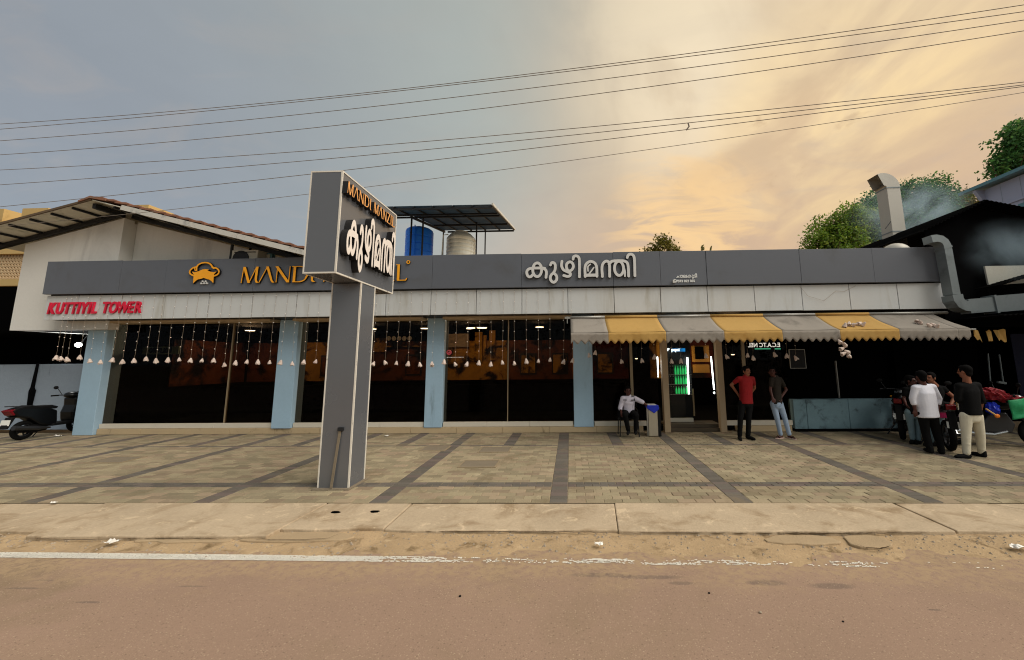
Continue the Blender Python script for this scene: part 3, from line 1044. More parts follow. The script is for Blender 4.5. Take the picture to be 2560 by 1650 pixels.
def on_facade(o, x, y, z, sx_=1.0, sz_=1.0):
    o.matrix_basis = Matrix.Translation((x, y, z)) @ FACE @ Matrix.Diagonal((sx_, sz_, 1, 1))
    return o


sg = root('block_name_sign', (-12.15, 9.28, 3.12), 'red slanted letters KUTTIYIL TOWER on the white panels', 'sign')
adv = {'K': .25, 'U': .245, 'T': .205, 'I': .105, 'Y': .225, 'L': .185, ' ': .14, 'O': .25, 'W': .33, 'E': .205, 'R': .24}
word = 'KUTTIYIL TOWER'
tot = sum(adv[c] for c in word)
x = -13.37
for c in word:
    if c != ' ':
        o = text_obj('letter', c, 'letter_red', sg, 0.41, 0.016, 0.010, 0.16)
        on_facade(o, x, 9.278, 3.135, 2.50 / tot * 0.80, 1.0)
    x += adv[c] * 2.50 / tot


# ================================================================== SIGN LETTERING (outlines from strokes)
def catmull(pts, sub=6):
    pts = [np.array(p, float) for p in pts]
    if len(pts) < 3:
        return pts
    out = []
    ext = [2 * pts[0] - pts[1]] + pts + [2 * pts[-1] - pts[-2]]
    for i in range(1, len(ext) - 2):
        p0, p1, p2, p3 = ext[i - 1:i + 3]
        for k in range(sub):
            t = k / sub
            out.append(.5 * (2 * p1 + (p2 - p0) * t + (2 * p0 - 5 * p1 + 4 * p2 - p3) * t * t + (3 * p1 - p0 - 3 * p2 + p3) * t ** 3))
    out.append(pts[-1])
    return out


class Glyph:
    """union of strokes with their own widths (and filled polygons); gives clean outline loops"""
    def __init__(self, strokes, polys=(), holes=(), clip=None, cuts=()):
        self.s, self.p, self.h, self.clip, self.cuts = strokes, polys, holes, clip, cuts

    def field(self, X, Y):
        Fv = np.full(X.shape, -1e9)
        for pts, r0, r1 in self.s:
            n = len(pts)
            for i in range(n - 1):
                a, b = pts[i], pts[i + 1]
                ra = r0 + (r1 - r0) * i / (n - 1)
                rb = r0 + (r1 - r0) * (i + 1) / (n - 1)
                d = b - a
                L = d @ d + 1e-12
                t = np.clip(((X - a[0]) * d[0] + (Y - a[1]) * d[1]) / L, 0, 1)
                dist = np.hypot(X - a[0] - t * d[0], Y - a[1] - t * d[1])
                Fv = np.maximum(Fv, ra + (rb - ra) * t - dist)
        for poly in self.p:
            Fv = np.maximum(Fv, self.poly(poly, X, Y))
        for poly in self.h:
            Fv = np.minimum(Fv, -self.poly(poly, X, Y))
        if self.clip:
            Fv = np.minimum(Fv, np.minimum(Y - self.clip[0], self.clip[1] - Y))
        return Fv

    @staticmethod
    def poly(poly, X, Y):
        d = np.full(X.shape, 1e9)
        ins = np.zeros(X.shape, bool)
        n = len(poly)
        for i in range(n):
            a, b = np.array(poly[i], float), np.array(poly[(i + 1) % n], float)
            e = b - a
            t = np.clip(((X - a[0]) * e[0] + (Y - a[1]) * e[1]) / (e @ e + 1e-12), 0, 1)
            d = np.minimum(d, np.hypot(X - a[0] - t * e[0], Y - a[1] - t * e[1]))
            c = ((a[1] > Y) != (b[1] > Y)) & (X < (b[0] - a[0]) * (Y - a[1]) / (b[1] - a[1] + 1e-12) + a[0])
            ins ^= c
        return np.where(ins, d, -d)

    def loops(self, inset=0.0, cells=90):
        al = [p for pts, _, _ in self.s for p in pts] + [np.array(p, float) for q in self.p for p in q]
        rr = max([max(a, b) for _, a, b in self.s] + [0.0])
        lo = np.min(al, 0) - rr - abs(inset) - 1e-6
        hi = np.max(al, 0) + rr + abs(inset) + 1e-6
        h = max(hi - lo) / cells
        lo, hi = lo - 2.37 * h, hi + 2.41 * h
        gx, gy = np.arange(lo[0], hi[0], h), np.arange(lo[1], hi[1], h)
        X, Y = np.meshgrid(gx, gy)
        Fv = self.field(X, Y) - inset
        S = Fv > 0
        nxt = {}
        code = S[:-1, :-1] * 1 + S[:-1, 1:] * 2 + S[1:, 1:] * 4 + S[1:, :-1] * 8
        tab = {1: [('L', 'B')], 2: [('B', 'R')], 3: [('L', 'R')], 4: [('R', 'T')], 5: [('L', 'B'), ('R', 'T')], 6: [('B', 'T')], 7: [('L', 'T')],
               8: [('T', 'L')], 9: [('T', 'B')], 10: [('B', 'R'), ('T', 'L')], 11: [('T', 'R')], 12: [('R', 'L')], 13: [('R', 'B')], 14: [('B', 'L')]}
        pos = {}

        def ekey(j, i, e):
            k = {'B': (j, i, 0), 'T': (j + 1, i, 0), 'L': (j, i, 1), 'R': (j, i + 1, 1)}[e]
            if k not in pos:
                jj, ii, v = k
                f0 = Fv[jj, ii]
                f1 = Fv[jj, ii + 1] if v == 0 else Fv[jj + 1, ii]
                t = f0 / (f0 - f1)
                pos[k] = (gx[ii] + (h * t if v == 0 else 0), gy[jj] + (h * t if v == 1 else 0))
            return k
        for j, i in zip(*np.where((code > 0) & (code < 15))):
            for a, b in tab[int(code[j, i])]:
                nxt[ekey(j, i, a)] = ekey(j, i, b)
        loops = []
        while nxt:
            k0, k = next(iter(nxt.items()))
            lp = [pos[k0]]
            del nxt[k0]
            while k != k0 and k in nxt:
                lp.append(pos[k])
                k = nxt.pop(k)
            if len(lp) > 5:
                loops.append(lp)
        return loops

    def curve(self, name, m, depth, inset=0.0, cells=90):
        cu = bpy.data.curves.new(name, 'CURVE')
        cu.dimensions = '2D'
        cu.fill_mode = 'BOTH'
        cu.extrude = depth / 2
        for lp in self.loops(inset, cells):
            sp = cu.splines.new('POLY')
            sp.points.add(len(lp) - 1)
            for p, q in zip(sp.points, lp):
                p.co = (q[0], q[1], 0, 1)
            sp.use_cyclic_u = True
        cu.materials.append(MATS[m])
        return cu


def st(pts, r0, r1=None, smooth=True, sub=6):
    return (catmull(pts, sub) if smooth else [np.array(p, float) for p in pts], r0, r0 if r1 is None else r1)


def ring_pts(cx_, cy_, rx, ry, n=24):
    return [(cx_ + rx * math.cos(2 * math.pi * k / n), cy_ + ry * math.sin(2 * math.pi * k / n)) for k in range(n + 1)]


LAT = {}
_t, _k = 0.032, 0.082
LAT['M'] = (1.06, Glyph([st([(.03, -.05), (.11, 1.05)], _t, smooth=False), st([(.13, 1.02), (.50, .0)], _k, smooth=False), st([(.50, .0), (.90, 1.02)], _t, smooth=False),
                         st([(.93, 1.05), (.90, .35), (.93, .12), (1.04, -.02)], _k, .06)], clip=(0, 1)))
LAT['A'] = (0.92, Glyph([st([(.0, -.02), (.46, 1.0)], _t, smooth=False), st([(.44, 1.02), (.70, .32), (.80, .10), (.94, -.02)], _k, .05)], clip=(0, 1)))
LAT['N'] = (0.98, Glyph([st([(.10, -.05), (.12, 1.05)], _t, smooth=False), st([(.05, 1.02), (.84, -.01)], _k, smooth=False), st([(.86, -.02), (.88, 1.05)], _t, smooth=False)], clip=(0, 1)))
LAT['D'] = (1.08, Glyph([st([(.16, -.05), (.16, 1.05)], _k, smooth=False), st([(.02, .97), (.45, .97), (.78, .86), (.95, .52), (.80, .16), (.45, .03), (.10, .03)], _t + .012, sub=8),
                         st([(.84, .74), (.95, .5), (.86, .26)], .062)], clip=(0, 1)))
LAT['I'] = (0.36, Glyph([st([(.13, 1.05), (.13, .25), (.17, .08), (.30, .0)], _k, .05)], clip=(0, 1)))
LAT['Z'] = (0.84, Glyph([st([(.05, .965), (.74, .965)], _t + .006, smooth=False), st([(.70, .99), (.08, .01)], .072, smooth=False), st([(.02, .035), (.80, .035)], _t + .006, smooth=False)], clip=(0, 1)))
LAT['L'] = (0.72, Glyph([st([(.15, 1.05), (.15, .0)], _k, smooth=False), st([(.02, .97), (.2, .97)], _t, smooth=False), st([(.12, .035), (.60, .035), (.66, .14)], _t + .008, smooth=False)], clip=(0, 1)))

# Malayalam word, strokes followed on the big fascia letters (units: zoomed pixels)
_r = 15.5
MAL = []
def flip(pts):
    return [(x, 395 - y) for x, y in pts]
def ms_(pts, r=_r, r1=None):
    return st(flip(pts), r, r1)
MAL.append([st(flip(ring_pts(262, 309, 46, 70)), _r), ms_([(340, 296), (300, 292), (215, 292), (172, 302), (154, 332), (166, 372), (195, 380), (216, 358)]),
            ms_([(300, 294), (338, 302), (357, 332), (353, 388)])])
MAL.append([ms_([(400, 262), (412, 240), (434, 240), (449, 262), (447, 310), (430, 342), (402, 372), (400, 414), (430, 440), (460, 418), (462, 378), (436, 346)])])
MAL.append([ms_([(519, 226), (514, 272), (534, 314), (574, 334), (601, 348), (602, 372), (576, 382), (536, 372)]), ms_([(572, 332), (616, 318), (636, 282), (624, 244), (596, 234), (568, 256), (566, 296), (584, 330)])])
MAL.append([ms_([(634, 206), (640, 182), (664, 172), (690, 186), (699, 226), (697, 388)])])
MAL.append([ms_([(756, 385), (756, 292), (776, 250), (814, 232), (854, 248), (875, 292), (876, 385)]), ms_([(756, 373), (815, 373), (876, 373)], 17), ms_([(786, 372), (820, 330), (846, 296)], 9),
            ms_([(786, 330), (786, 286), (810, 262)], 9)])
MAL.append([ms_([(932, 388), (930, 292), (950, 246), (984, 232), (1006, 262), (1006, 388)]), ms_([(1004, 264), (1030, 236), (1074, 230), (1120, 230), (1166, 236), (1196, 270), (1200, 388)]),
            st(flip(ring_pts(1104, 308, 46, 72)), _r), ms_([(1150, 300), (1164, 340), (1162, 388)], 11)])
MAL.append([ms_([(1192, 198), (1204, 172), (1230, 164), (1256, 180), (1265, 226), (1264, 386)])])
MAL = [Glyph(g) for g in MAL]


def mount(name, g, parent, M, sx_, sy_, depth, edge_m, face_m, inset, cells=90):
    body = link(bpy.data.objects.new(name, g.curve(name, edge_m, depth, 0.0, cells)), parent)
    body.matrix_basis = M @ Matrix.Translation((0, 0, depth / 2)) @ Matrix.Diagonal((sx_, sy_, 1, 1))
    fc = link(bpy.data.objects.new('letter_face', g.curve('letter_face', face_m, 0.004, inset, cells)), body)
    fc.location = (0, 0, depth / 2 + 0.004)
    return body


# gold wordmark on the fascia
gs = root('wordmark_sign', (-6.1, 9.2, 3.82), 'large yellow raised letters MANDI MANZIL on the grey fascia behind the pylon', 'sign')
text = 'MANDI MANZIL'
wid = [0.40 if c == ' ' else LAT[c][0] for c in text]
x0, x1, cap = -8.27, -4.02, 0.425
spacing = ((x1 - x0) / cap - sum(wid)) / (len(text) - 1)
x = x0
for c, w in zip(text, wid):
    if c != ' ':
        M = Matrix.Translation((x, 9.205, 3.83)) @ FACE
        mount('letter', LAT[c][1], gs, M, cap, cap, 0.045, 'letter_dark', 'letter_yellow', 0.013 / 1.0 * .8)
    x += (w + spacing) * cap
ringg = Glyph([st(ring_pts(0, 0, 1, 1), .38)])
mount('ring', ringg, gs, Matrix.Translation((-4.03, 9.205, 4.31)) @ FACE, .036, .036, .03, 'letter_dark', 'letter_yellow', .06, 40)

# chef-hat emblem
k = 1 / 7.242


def em(pts):
    out = []
    for px, py in pts:
        q = P(470 + px * k, 650 + py * k, 9.2)
        out.append((q.x, q.z))
    return out


s1 = 1 / 7.242 / 949 * 9.2
hat = Glyph([st(em([(196, 128), (120, 152), (64, 206), (72, 258), (132, 290)]), 17 * s1), st(em([(186, 190), (190, 130), (232, 84), (312, 56), (398, 62), (448, 98), (476, 142), (500, 158)]), 17 * s1),
             st(em([(470, 142), (548, 158), (588, 208), (566, 266), (492, 300)]), 17 * s1), st(em([(150, 150), (162, 196), (190, 196)]), 12 * s1)],
            polys=[em([(96, 212), (158, 224), (226, 206), (290, 176), (360, 166), (432, 182), (384, 194), (432, 214), (490, 224), (556, 210), (506, 262), (496, 320), (490, 436), (448, 386), (404, 362), (360, 350),
                       (313, 334), (262, 352), (212, 360), (170, 388), (118, 440), (128, 320), (130, 270)])])
hs = root('emblem_sign', (-9.1, 9.2, 3.9), 'yellow chef hat emblem with rice grains on the grey fascia', 'sign')
mount('hat', hat, hs, Matrix.Translation((0, 9.205, 0)) @ FACE, 1, 1, 0.045, 'letter_dark', 'letter_yellow', 4 * s1, 150)
for px, py in ((277, 390), (332, 390), (250, 428), (303, 425), (352, 425)):
    (qx, qz), = em([(px, py)])
    MB().lathe([(17 * s1, 0), (17 * s1, -.03), (9 * s1, -.04)], (qx, 9.205, qz), 12, 'Y').build('rice_grain', 'letter_pale', hs)

# white Malayalam word on the fascia
mg = root('malayalam_sign', (0.9, 9.2, 3.8), 'large white raised Malayalam word on the grey fascia above the awning', 'sign')
pa, pb = P(1280 + 140 / 4.1207, 600 + 395 / 4.1207, 9.2), P(1280 + 1280 / 4.1207, 600 + 383 / 4.1207, 9.2)
ptop = P(1280 + 700 / 4.1207, 600 + 170 / 4.1207, 9.2)
pbot = P(1280 + 700 / 4.1207, 600 + 388 / 4.1207, 9.2)
sxm, szm = (pb.x - pa.x) / 1140, (ptop.z - pbot.z) / 218
for g in MAL:
    M = Matrix.Translation((pa.x - 140 * sxm, 9.205, pbot.z - 2 * szm)) @ FACE
    mount('letter', g, mg, M, sxm, szm, 0.045, 'letter_dark', 'letter_pale', 1.6, 80)

# small printed lines beside it
ps = root('phone_number_sign', (3.05, 9.2, 3.68), 'small white printed place name and phone number on the grey fascia', 'sign')
q = P(1691, 693, 9.2)
on_facade(text_obj('place_name', 'ചാലകുടി', 'print_white', ps, 0.115, 0.002, 0.003), q.x, 9.208, q.z - .01)
q = P(1691, 705.5, 9.2)
on_facade(text_obj('phone_number', '7593 022 055', 'print_white', ps, 0.082, 0.002, 0.003), q.x, 9.208, q.z)
q = P(1686, 703, 9.2)
icon = Glyph([st(ring_pts(0, 0, 1, 1), .18), st([(-.45, .4), (-.35, -.1), (.1, -.45), (.45, -.4)], .2), st([(-.6, -.6), (-.95, -1.05)], .2)])
o = link(bpy.data.objects.new('phone_icon', icon.curve('phone_icon', 'print_white', .1, 0, 40)), ps)
on_facade(o, q.x, 9.208, q.z, .036, .036)


# ================================================================== SIGN PYLON
py = root('sign_pylon', (-3.5, 5.98, 0), 'tall grey sign pylon with white edge trims standing on the paving', 'sign pylon')
X0, X1 = -3.742, -3.270
box('pylon_base', 'cover', py, X0 - .05, 5.72, -0.01, X1 + .04, 6.25, 0.018, bevel=.004)
box('shaft', 'pylon_grey', py, X0 + .004, 5.784, 0.018, X1 - .004, 6.206, 3.07)
tw = .020
for (x, y) in ((X0, 5.78), (X1, 5.78), (X0, 6.21), (X1, 6.21)):
    box('edge_trim', 'trim', py, x - tw if x == X1 else x, y if y < 6 else y - tw, 0.02, x + (0.003 if x == X1 else tw), y + (tw if y < 6 else .003), 3.078)
hb = box('sign_box', 'pylon_grey', py, X0 + .004, 5.114, 3.084, X1 - .004, 6.836, 4.60)
for x in (X0, X1):
    xa, xb = (x, x + tw) if x == X0 else (x - tw, x + .003)
    for y in (5.11, 6.84):
        ya, yb = (y, y + tw) if y < 6 else (y - tw, y + .003)
        box('edge_trim', 'trim', py, xa, ya, 3.10, xb, yb, 4.585)
    for z in (3.08, 4.585):
        box('edge_trim', 'trim', py, xa, 5.11, z, xb, 6.843, z + .022)
for y in (5.11, 6.823):
    for z in (3.08, 4.585):
        box('edge_trim', 'trim', py, X0 + tw, y, z, X1 - tw, y + tw, z + .022)
# steel flat leaning on the front of the shaft
a, b = P(846, 1075, 5.72), P(823, 1224, 5.70)
MB().bar((a.x, 5.765, a.z), (b.x, 5.74, 0.02), 0.035, 0.012, (0, 1, 0)).build('conduit', 'cover', py)
MB().box(a.x - .03, 5.745, a.z - .02, a.x + .045, 5.783, a.z + .03).build('junction_box', 'steel_dark', py)
SIDE = Matrix(((0, 0, 1, 0), (1, 0, 0, 0), (0, 1, 0, 0), (0, 0, 0, 1)))      # text plane -> facing +X
y0, y1, cap = 5.055, 6.60, 0.185
KX = .74
spn = ((y1 - y0 - .07) / (cap * KX) - sum(wid)) / (len(text) - 1)
y = y0 + .06
for c, w in zip(text, wid):
    if c != ' ':
        M = Matrix.Translation((X1, y, 4.262)) @ SIDE
        mount('letter', LAT[c][1], py, M, cap * KX, cap, 0.085, 'letter_dark', 'letter_gold', 0.004, 60)
    y += (w + spn) * cap * KX
for g in MAL:
    sx_, sz_ = (6.62 - 5.15) / 1140, .55 / 170
    M = Matrix.Translation((X1, 5.15 - 140 * sx_, 3.375)) @ SIDE
    mount('letter', g, py, M, sx_, sz_, 0.10, 'letter_dark', 'letter_white', 0.5, 80)


# ================================================================== AWNING
aw = root('awning', (4.4, 9.2, 2.2), 'faded grey and yellow striped awning with scalloped valance over the entrance', 'awning')
AY0, AZ0, AY1, AZ1 = 9.22, 2.83, 8.45, 2.435
ed = [0.02, 0.85, 2.12, 3.39, 4.65, 5.89, 7.16, 8.40, 8.66]
for i in range(len(ed) - 1):
    a, b = ed[i], ed[i + 1]
    m = 'awning_grey' if i % 2 == 0 else 'awning_yellow'
    if i == 7:
        m = 'awning_grey'
    n = max(4, int((b - a) / .08))
    vs, fs = [], []
    K = 9
    for c in range(n + 1):
        x = a + (b - a) * c / n
        for r_ in range(K):
            t = r_ / (K - 1)
            sag = -0.025 * math.sin(math.pi * t) + 0.010 * mnoise.noise(Vector((x * 2.2, t * 2, 0)))
            dip = 0.012 * mnoise.noise(Vector((x * 1.2, 9, 0))) * t
            vs.append((x, AY0 + (AY1 - AY0) * t, AZ0 + (AZ1 - AZ0) * t + sag + dip))
    for c in range(n):
        for r_ in range(K - 1):
            fs.append((c * K + r_, c * K + r_ + 1, (c + 1) * K + r_ + 1, (c + 1) * K + r_))
    MB().add(vs, fs).build('fabric_stripe', m, aw, smooth=True, solid=.004)
    n = max(6, int((b - a) / .02))
    vs, fs = [], []
    for c in range(n + 1):
        x = a + (b - a) * c / n
        if i == 7:
            x -= 0.002
        dip = 0.012 * mnoise.noise(Vector((x * 1.2, 9, 0)))
        sc_ = 0.036 * math.cos(2 * math.pi * x / .165) + .008 * mnoise.noise(Vector((x * 3, 2, 0)))
        for r_ in range(5):
            t = r_ / 4
            w_ = 0.022 * mnoise.noise(Vector((x * 3.1, 5, t))) * t
            vs.append((x, AY1 - .006 + w_, AZ1 + dip - .004 - t * (.215 + sc_)))
    for c in range(n):
        for r_ in range(4):
            fs.append((c * 5 + r_, c * 5 + r_ + 1, (c + 1) * 5 + r_ + 1, (c + 1) * 5 + r_))
    MB().add(vs, fs).build('valance', m, aw, smooth=True, solid=.004)
for i in range(7):
    a, b = ed[i], ed[i + 1] if i < 6 else 9.0
    MB().tube([(a, 9.235, 2.868), (b, 9.235, 2.868)], .034, 10).build('roller', 'awning_yellow' if i % 2 else 'tube_grey', aw, smooth=True)
MB().tube([(0.02, AY1 + .02, AZ1 - .02), (8.8, AY1 + .02, AZ1 - .02)], .018, 8).build('front_rail', 'tube_grey', aw)
for x in (.06, 3.0, 6.0, 8.7):
    MB().tube([(x, 9.26, 2.70), (x, 8.9, 2.42), (x, AY1 + .03, AZ1 - .03)], .014, 6).build('awning_arm', 'tube_grey', aw)
MB().bar((-.12, 9.24, 2.86), (.02, 9.24, 2.86), .05, .05).build('bracket', 'tube_grey', aw)
MB().bar((-.06, 9.22, 2.90), (-.06, 9.22, 2.72), .02, .02).build('bracket', 'tube_grey', aw)
# torn strips at the far end
for x, w in ((8.95, .14), (9.2, .10), (9.45, .2)):
    pts = [(x + w * (q / 3 - .5) + R.gauss(0, .015), 8.6 + R.gauss(0, .03), 2.40 + R.gauss(0, .02)) for q in range(4)] + [(x + w * (.5 - q / 3) + R.gauss(0, .015), 8.58, 2.2 + R.gauss(0, .04)) for q in range(4)]
    MB().prism(pts, (0, .006, 0)).build('torn_strip', 'awning_yellow', aw)


# ================================================================== SHELL BELL STRINGS
def bell_mesh(seed):
    r_ = random.Random(seed)
    mb = MB()
    mb.lathe([(.004, .075), (.014, .07), (.026, .045), (.038, .012), (.050, -.02), (.052, -.032), (.030, -.034), (.018, .0)], (0, 0, 0), 9)
    for k in range(7):
        a = k * .9 + r_.random()
        mb.ell((.042 * math.cos(a), .03 * math.sin(a), -.036 + r_.uniform(-.012, .008)), (.017 * r_.uniform(.7, 1.3), .014, .017), 6, 4)
    for k in range(9):
        a, z = r_.uniform(0, 6.3), r_.uniform(-.02, .06)
        rr = .012 + (.06 - z) * .42
        mb.ell((rr * math.cos(a), rr * math.sin(a), z), (.011, .011, .014), 5, 4)
    return mb.mesh('bell', 'shell', smooth=False)


BELLS = [bell_mesh(s) for s in (1, 2, 3, 4, 5)]
bead_me = MB().ell((0, 0, 0), (.0125, .0125, .011), 6, 4).mesh('bead', 'bead', smooth=True)
GRP = 'beaded strings with shell bells along the shop front'
ORD = ['first', 'second', 'third', 'fourth', 'fifth', 'sixth', 'seventh', 'eighth', 'ninth', 'tenth', 'eleventh', 'twelfth', 'thirteenth', 'fourteenth', 'fifteenth', 'sixteenth']
runs = [
    ([(140, 895.6), (153, 897), (168, 899.5), (199.5, 894)], 'over the dark recess above the scooter'),
    ([(225, 903), (251, 906)], 'before the slanting end pillar by the scooter'),
    ([(280.5, 901), (306, 905), (335, 903), (365, 898), (390, 903), (419.5, 901), (448, 899.5), (476, 902), (504.5, 902), (534, 902), (561, 912.7), (588.5, 908), (617, 905), (644.6, 906), (674, 906)], 'before the widest window'),
    ([(701, 907), (730.6, 910)], 'before the blue pillar beside the widest window'),
    ([(759, 906), (789, 904)], 'in the gap between blue pillar and pylon'),
    ([(933, 910), (963, 907), (991, 908), (1020, 910), (1050, 912)], 'before the window just past the pylon'),
    ([(1080, 911), (1110, 906)], 'before the blue pillar past the pylon'),
    ([(1138, 911), (1167, 911), (1197, 908), (1227, 911), (1256, 907), (1286, 909), (1316, 904), (1346, 903), (1375, 900), (1409, 905)], 'before the window next to the awning'),
]
strings = []
for pts, where in runs:
    for i, (px, py_) in enumerate(pts):
        strings.append((px, py_, YF - .03, 3.61, '%s shell bell string from the left %s' % (ORD[i], where)))
runs2 = [([(1431.6, 902), (1473, 889), (1488, 882)], 'before the blue pillar under the awning'), ([(1554, 904), (1605, 902), (1636, 893)], 'before the glass behind the seated guard'),
         ([(1679, 904), (1702.5, 903), (1765, 890.5)], 'in the doorway under the awning'), ([(1817, 892), (1869, 889), (1883, 895.6), (1937, 887), (1967, 890.5), (1990, 895.6)], 'between the door post and the kitchen opening')]
for pts, where in runs2:
    for i, (px, py_) in enumerate(pts):
        strings.append((px, py_, 9.05 if px > 1440 else YF - .03, 2.72 if px > 1440 else 3.61, '%s shell bell string from the left %s' % (ORD[i], where)))
for px, py_, Y, zt, lb in strings:
    b = P(px, py_, Y)
    zb = b.z + .0
    lean = R.gauss(0, .02)
    t = root('bell_string', (b.x, Y, zb), lb, 'hanging ornament', GRP)
    top = (b.x + lean, Y + .01, zt)
    mid = (b.x + lean * .4 + R.gauss(0, .012), Y - .004, (zt + zb) / 2)
    MB().tube([top, mid, (b.x, Y, zb + .07)], .0017, 4).build('cord', 'cord', t)
    L = zt - zb - .12
    n = max(2, int(L / .225))
    bd = MB()
    for k in range(n):
        f = (k + .3 + R.gauss(0, .04)) / n
        z = zt - f * L
        xx = b.x + lean * max(0, 1 - f * 1.2) + R.gauss(0, .004)
        bd.ell((xx, Y - .006, z), (.0115, .0115, .010), 6, 4)
    tag(bd.build('beads', 'bead', t), kind='stuff')
    o = inst('bell', R.choice(BELLS), t, (b.x, Y, zb), (R.gauss(0, .15), R.gauss(0, .15), R.uniform(0, 6.28)), tuple([R.uniform(.78, 1.05)] * 3))
# a tangled bunch hanging off the awning edge, and bunches lying on the fabric
for pts, lb in (([(2100, 855), (2112, 862), (2104, 872), (2118, 880), (2108, 884), (2122, 889)], 'tangled bunch of shell bells hanging off the awning edge'),
                ([(2112, 817), (2122, 813), (2135, 815), (2148, 812), (2158, 814)], 'tangled bunch of shell bells lying on the yellow awning stripe'),
                ([(2292, 806), (2300, 809)], 'loose shell bell lying high on the last grey awning stripe'),
                ([(2322, 817), (2332, 816), (2342, 819)], 'loose shell bells lying at the lip of the last grey awning stripe')):
    hang = pts[0][1] > 850
    Yb = 8.40 if hang else 8.62
    c = P(*pts[0], Yb)
    t = root('bell_bunch', (c.x, c.y, c.z), lb, 'hanging ornament')
    prev = None
    path = []
    for px, py_ in pts:
        if hang:
            q = P(px, py_, Yb)
        else:
            best = None
            for s in np.linspace(0, 1, 60):
                Yq = AY0 + (AY1 - AY0) * s
                q0 = P(px, py_, Yq)
                e = abs(q0.z - (AZ0 + (AZ1 - AZ0) * s))
                if best is None or e < best[0]:
                    best = (e, q0)
            q = best[1] + Vector((0, -.01, .03))
        inst('bell', R.choice(BELLS), t, (q.x, q.y, q.z), (R.uniform(-1.2, 1.2), R.uniform(-1.2, 1.2), R.uniform(0, 6)), (.9, .9, .9))
        path.append(q)
    if hang:
        path = [Vector((path[0].x, AY1 - .05, AZ1 - .02))] + path
    MB().tube(path, .003, 4).build('cord', 'cord', t)
# a slack cord over the white panels near the right end
slk = [P(px, py_, YF - .02) for px, py_ in ((1996, 712), (2020, 740), (2060, 752), (2090, 727), (2110, 729), (2140, 714))]
tag(MB().tube(slk, .0028, 4).build('slack_cord', 'cord'), 'slack dark cord drooping over the white panels near the duct', 'cord')


# ================================================================== INSIDE AND AT THE DOOR
lamps = [((1178, 805), .13), ((1205, 814), .16), ((1173, 821), .09), ((1349, 812), .13), ((1062, 815), .12), ((628, 800), .13), ((930, 822), .13), ((1832, 886), .05), ((1706, 893), .045), ((1591, 896), .04)]
lamp_where = ['round ceiling lamp, higher of the pair in the window next to the awning', 'round ceiling lamp, widest of the group in the window next to the awning', 'smallest round ceiling lamp below the pair in that window',
              'lone round ceiling lamp close to the awning bracket', 'round ceiling lamp beside the blue pillar past the pylon', 'dim round ceiling lamp in the widest window', 'round ceiling lamp close behind the pylon', 'small bright lamp behind the glass beside the right door post', 'small bright lamp over the drinks fridge', 'small bright lamp behind the glass over the seated guard']
for ((px, py_), rr), lb in zip(lamps, lamp_where):
    zc_ = 2.90
    d = ray(px, py_)
    c = CAM + d * ((zc_ - CAM.z) / d.z)
    if rr < .06:
        c = P(px, py_, 12.2)
    if c.y > 14.2:
        c = P(px, py_, 14.2)
    if c.y < 12.0 and rr > .06:
        c = Vector((P(px, py_, 12.2).x, 12.2, zc_))
    t = root('ceiling_lamp', (c.x, c.y, c.z + .1), lb, 'ceiling lamp', 'round ceiling lamps inside the restaurant')
    MB().lathe([(rr + .02, .03), (rr + .02, .0), (rr, -.0)], c, 20).build('lamp_housing', 'dark_frame', t)
    MB().lathe([(rr, -.004), (rr * .97, -.014), (rr * .5, -.018)], c, 20).build('diffuser', 'lamp_warm', t)
    MB().tube([(c.x, c.y, c.z + .03), (c.x, c.y, max(2.99, c.z + .05))], .012, 6).build('stem', 'dark_frame', t)
    ld = bpy.data.lights.new('lamp_light', 'POINT')
    ld.energy = 40.0 if px < 700 else 10.0
    ld.color = (1.0, .72, .42)
    ld.shadow_soft_size = .1
    lo = link(bpy.data.objects.new('lamp_light', ld), t)
    lo.location = (c.x, c.y, c.z - .08)

fr = root('drinks_fridge', (2.75, 11.6, .12), 'tall drinks fridge with lit header and green bottles inside the doorway', 'fridge')
fx0, fx1, fy, fz = P(1664, 900, 11.4).x, P(1728, 900, 11.4).x, 11.4, 2.78
box('fridge_body', 'black', fr, fx0, fy + .05, .12, fx1, fy + .7, 2.62)
za, zb_ = P(1690, 886, fy).z, P(1690, 862, fy).z
box('header', 'header_blue', fr, P(1682, 875, fy).x, fy, P(1690, 879, fy).z, P(1713, 875, fy).x, fy + .05, P(1690, 871, fy).z)
o = text_obj('header_logo', 'pepsi', 'lit_letter', fr, .145, .003, .002)
q = P(1678.5, 878, fy - .03)
on_facade(o, q.x, q.y, q.z, .80, .95)
o = link(bpy.data.objects.new('round_logo', Glyph([st([(-.6, -.4), (.1, .1), (.7, .7)], .42)]).curve('round_logo', 'lit_letter', .1, 0, 40)), fr)
q = P(1668.5, 875, fy - .03)
on_facade(o, q.x, q.y, q.z, .045, .045)
zlo, zhi = P(1700, 986, fy).z, P(1700, 896, fy).z
box('interior_back', 'fridge_green', fr, P(1686, 930, fy).x, fy + .030, P(1690, 962, fy).z, P(1719, 930, fy).x, fy + .048, P(1700, 912, fy).z)
MB().bar((P(1717.5, 893, fy).x, fy - .03, P(1717, 893, fy).z), (P(1721.5, 985, fy).x, fy - .03, P(1721, 985, fy).z), .034, .03, (0, 1, 0)).build('light_strip', 'tube_white', fr)
for yy in (936, 960, 985):
    z = P(1700, yy, fy).z
    box('shelf', 'chrome', fr, fx0 + .02, fy - .06, z - .012, fx1 - .04, fy + .03, z)
prof = [(.032, 0), (.034, .02), (.034, .13), (.026, .17), (.012, .205), (.012, .235)]
bme = MB().lathe(prof, (0, 0, 0), 10).mesh('bottle', 'bottle_green', smooth=True)
bmd = MB().lathe(prof, (0, 0, 0), 10).mesh('bottle', 'bottle_dark', smooth=True)
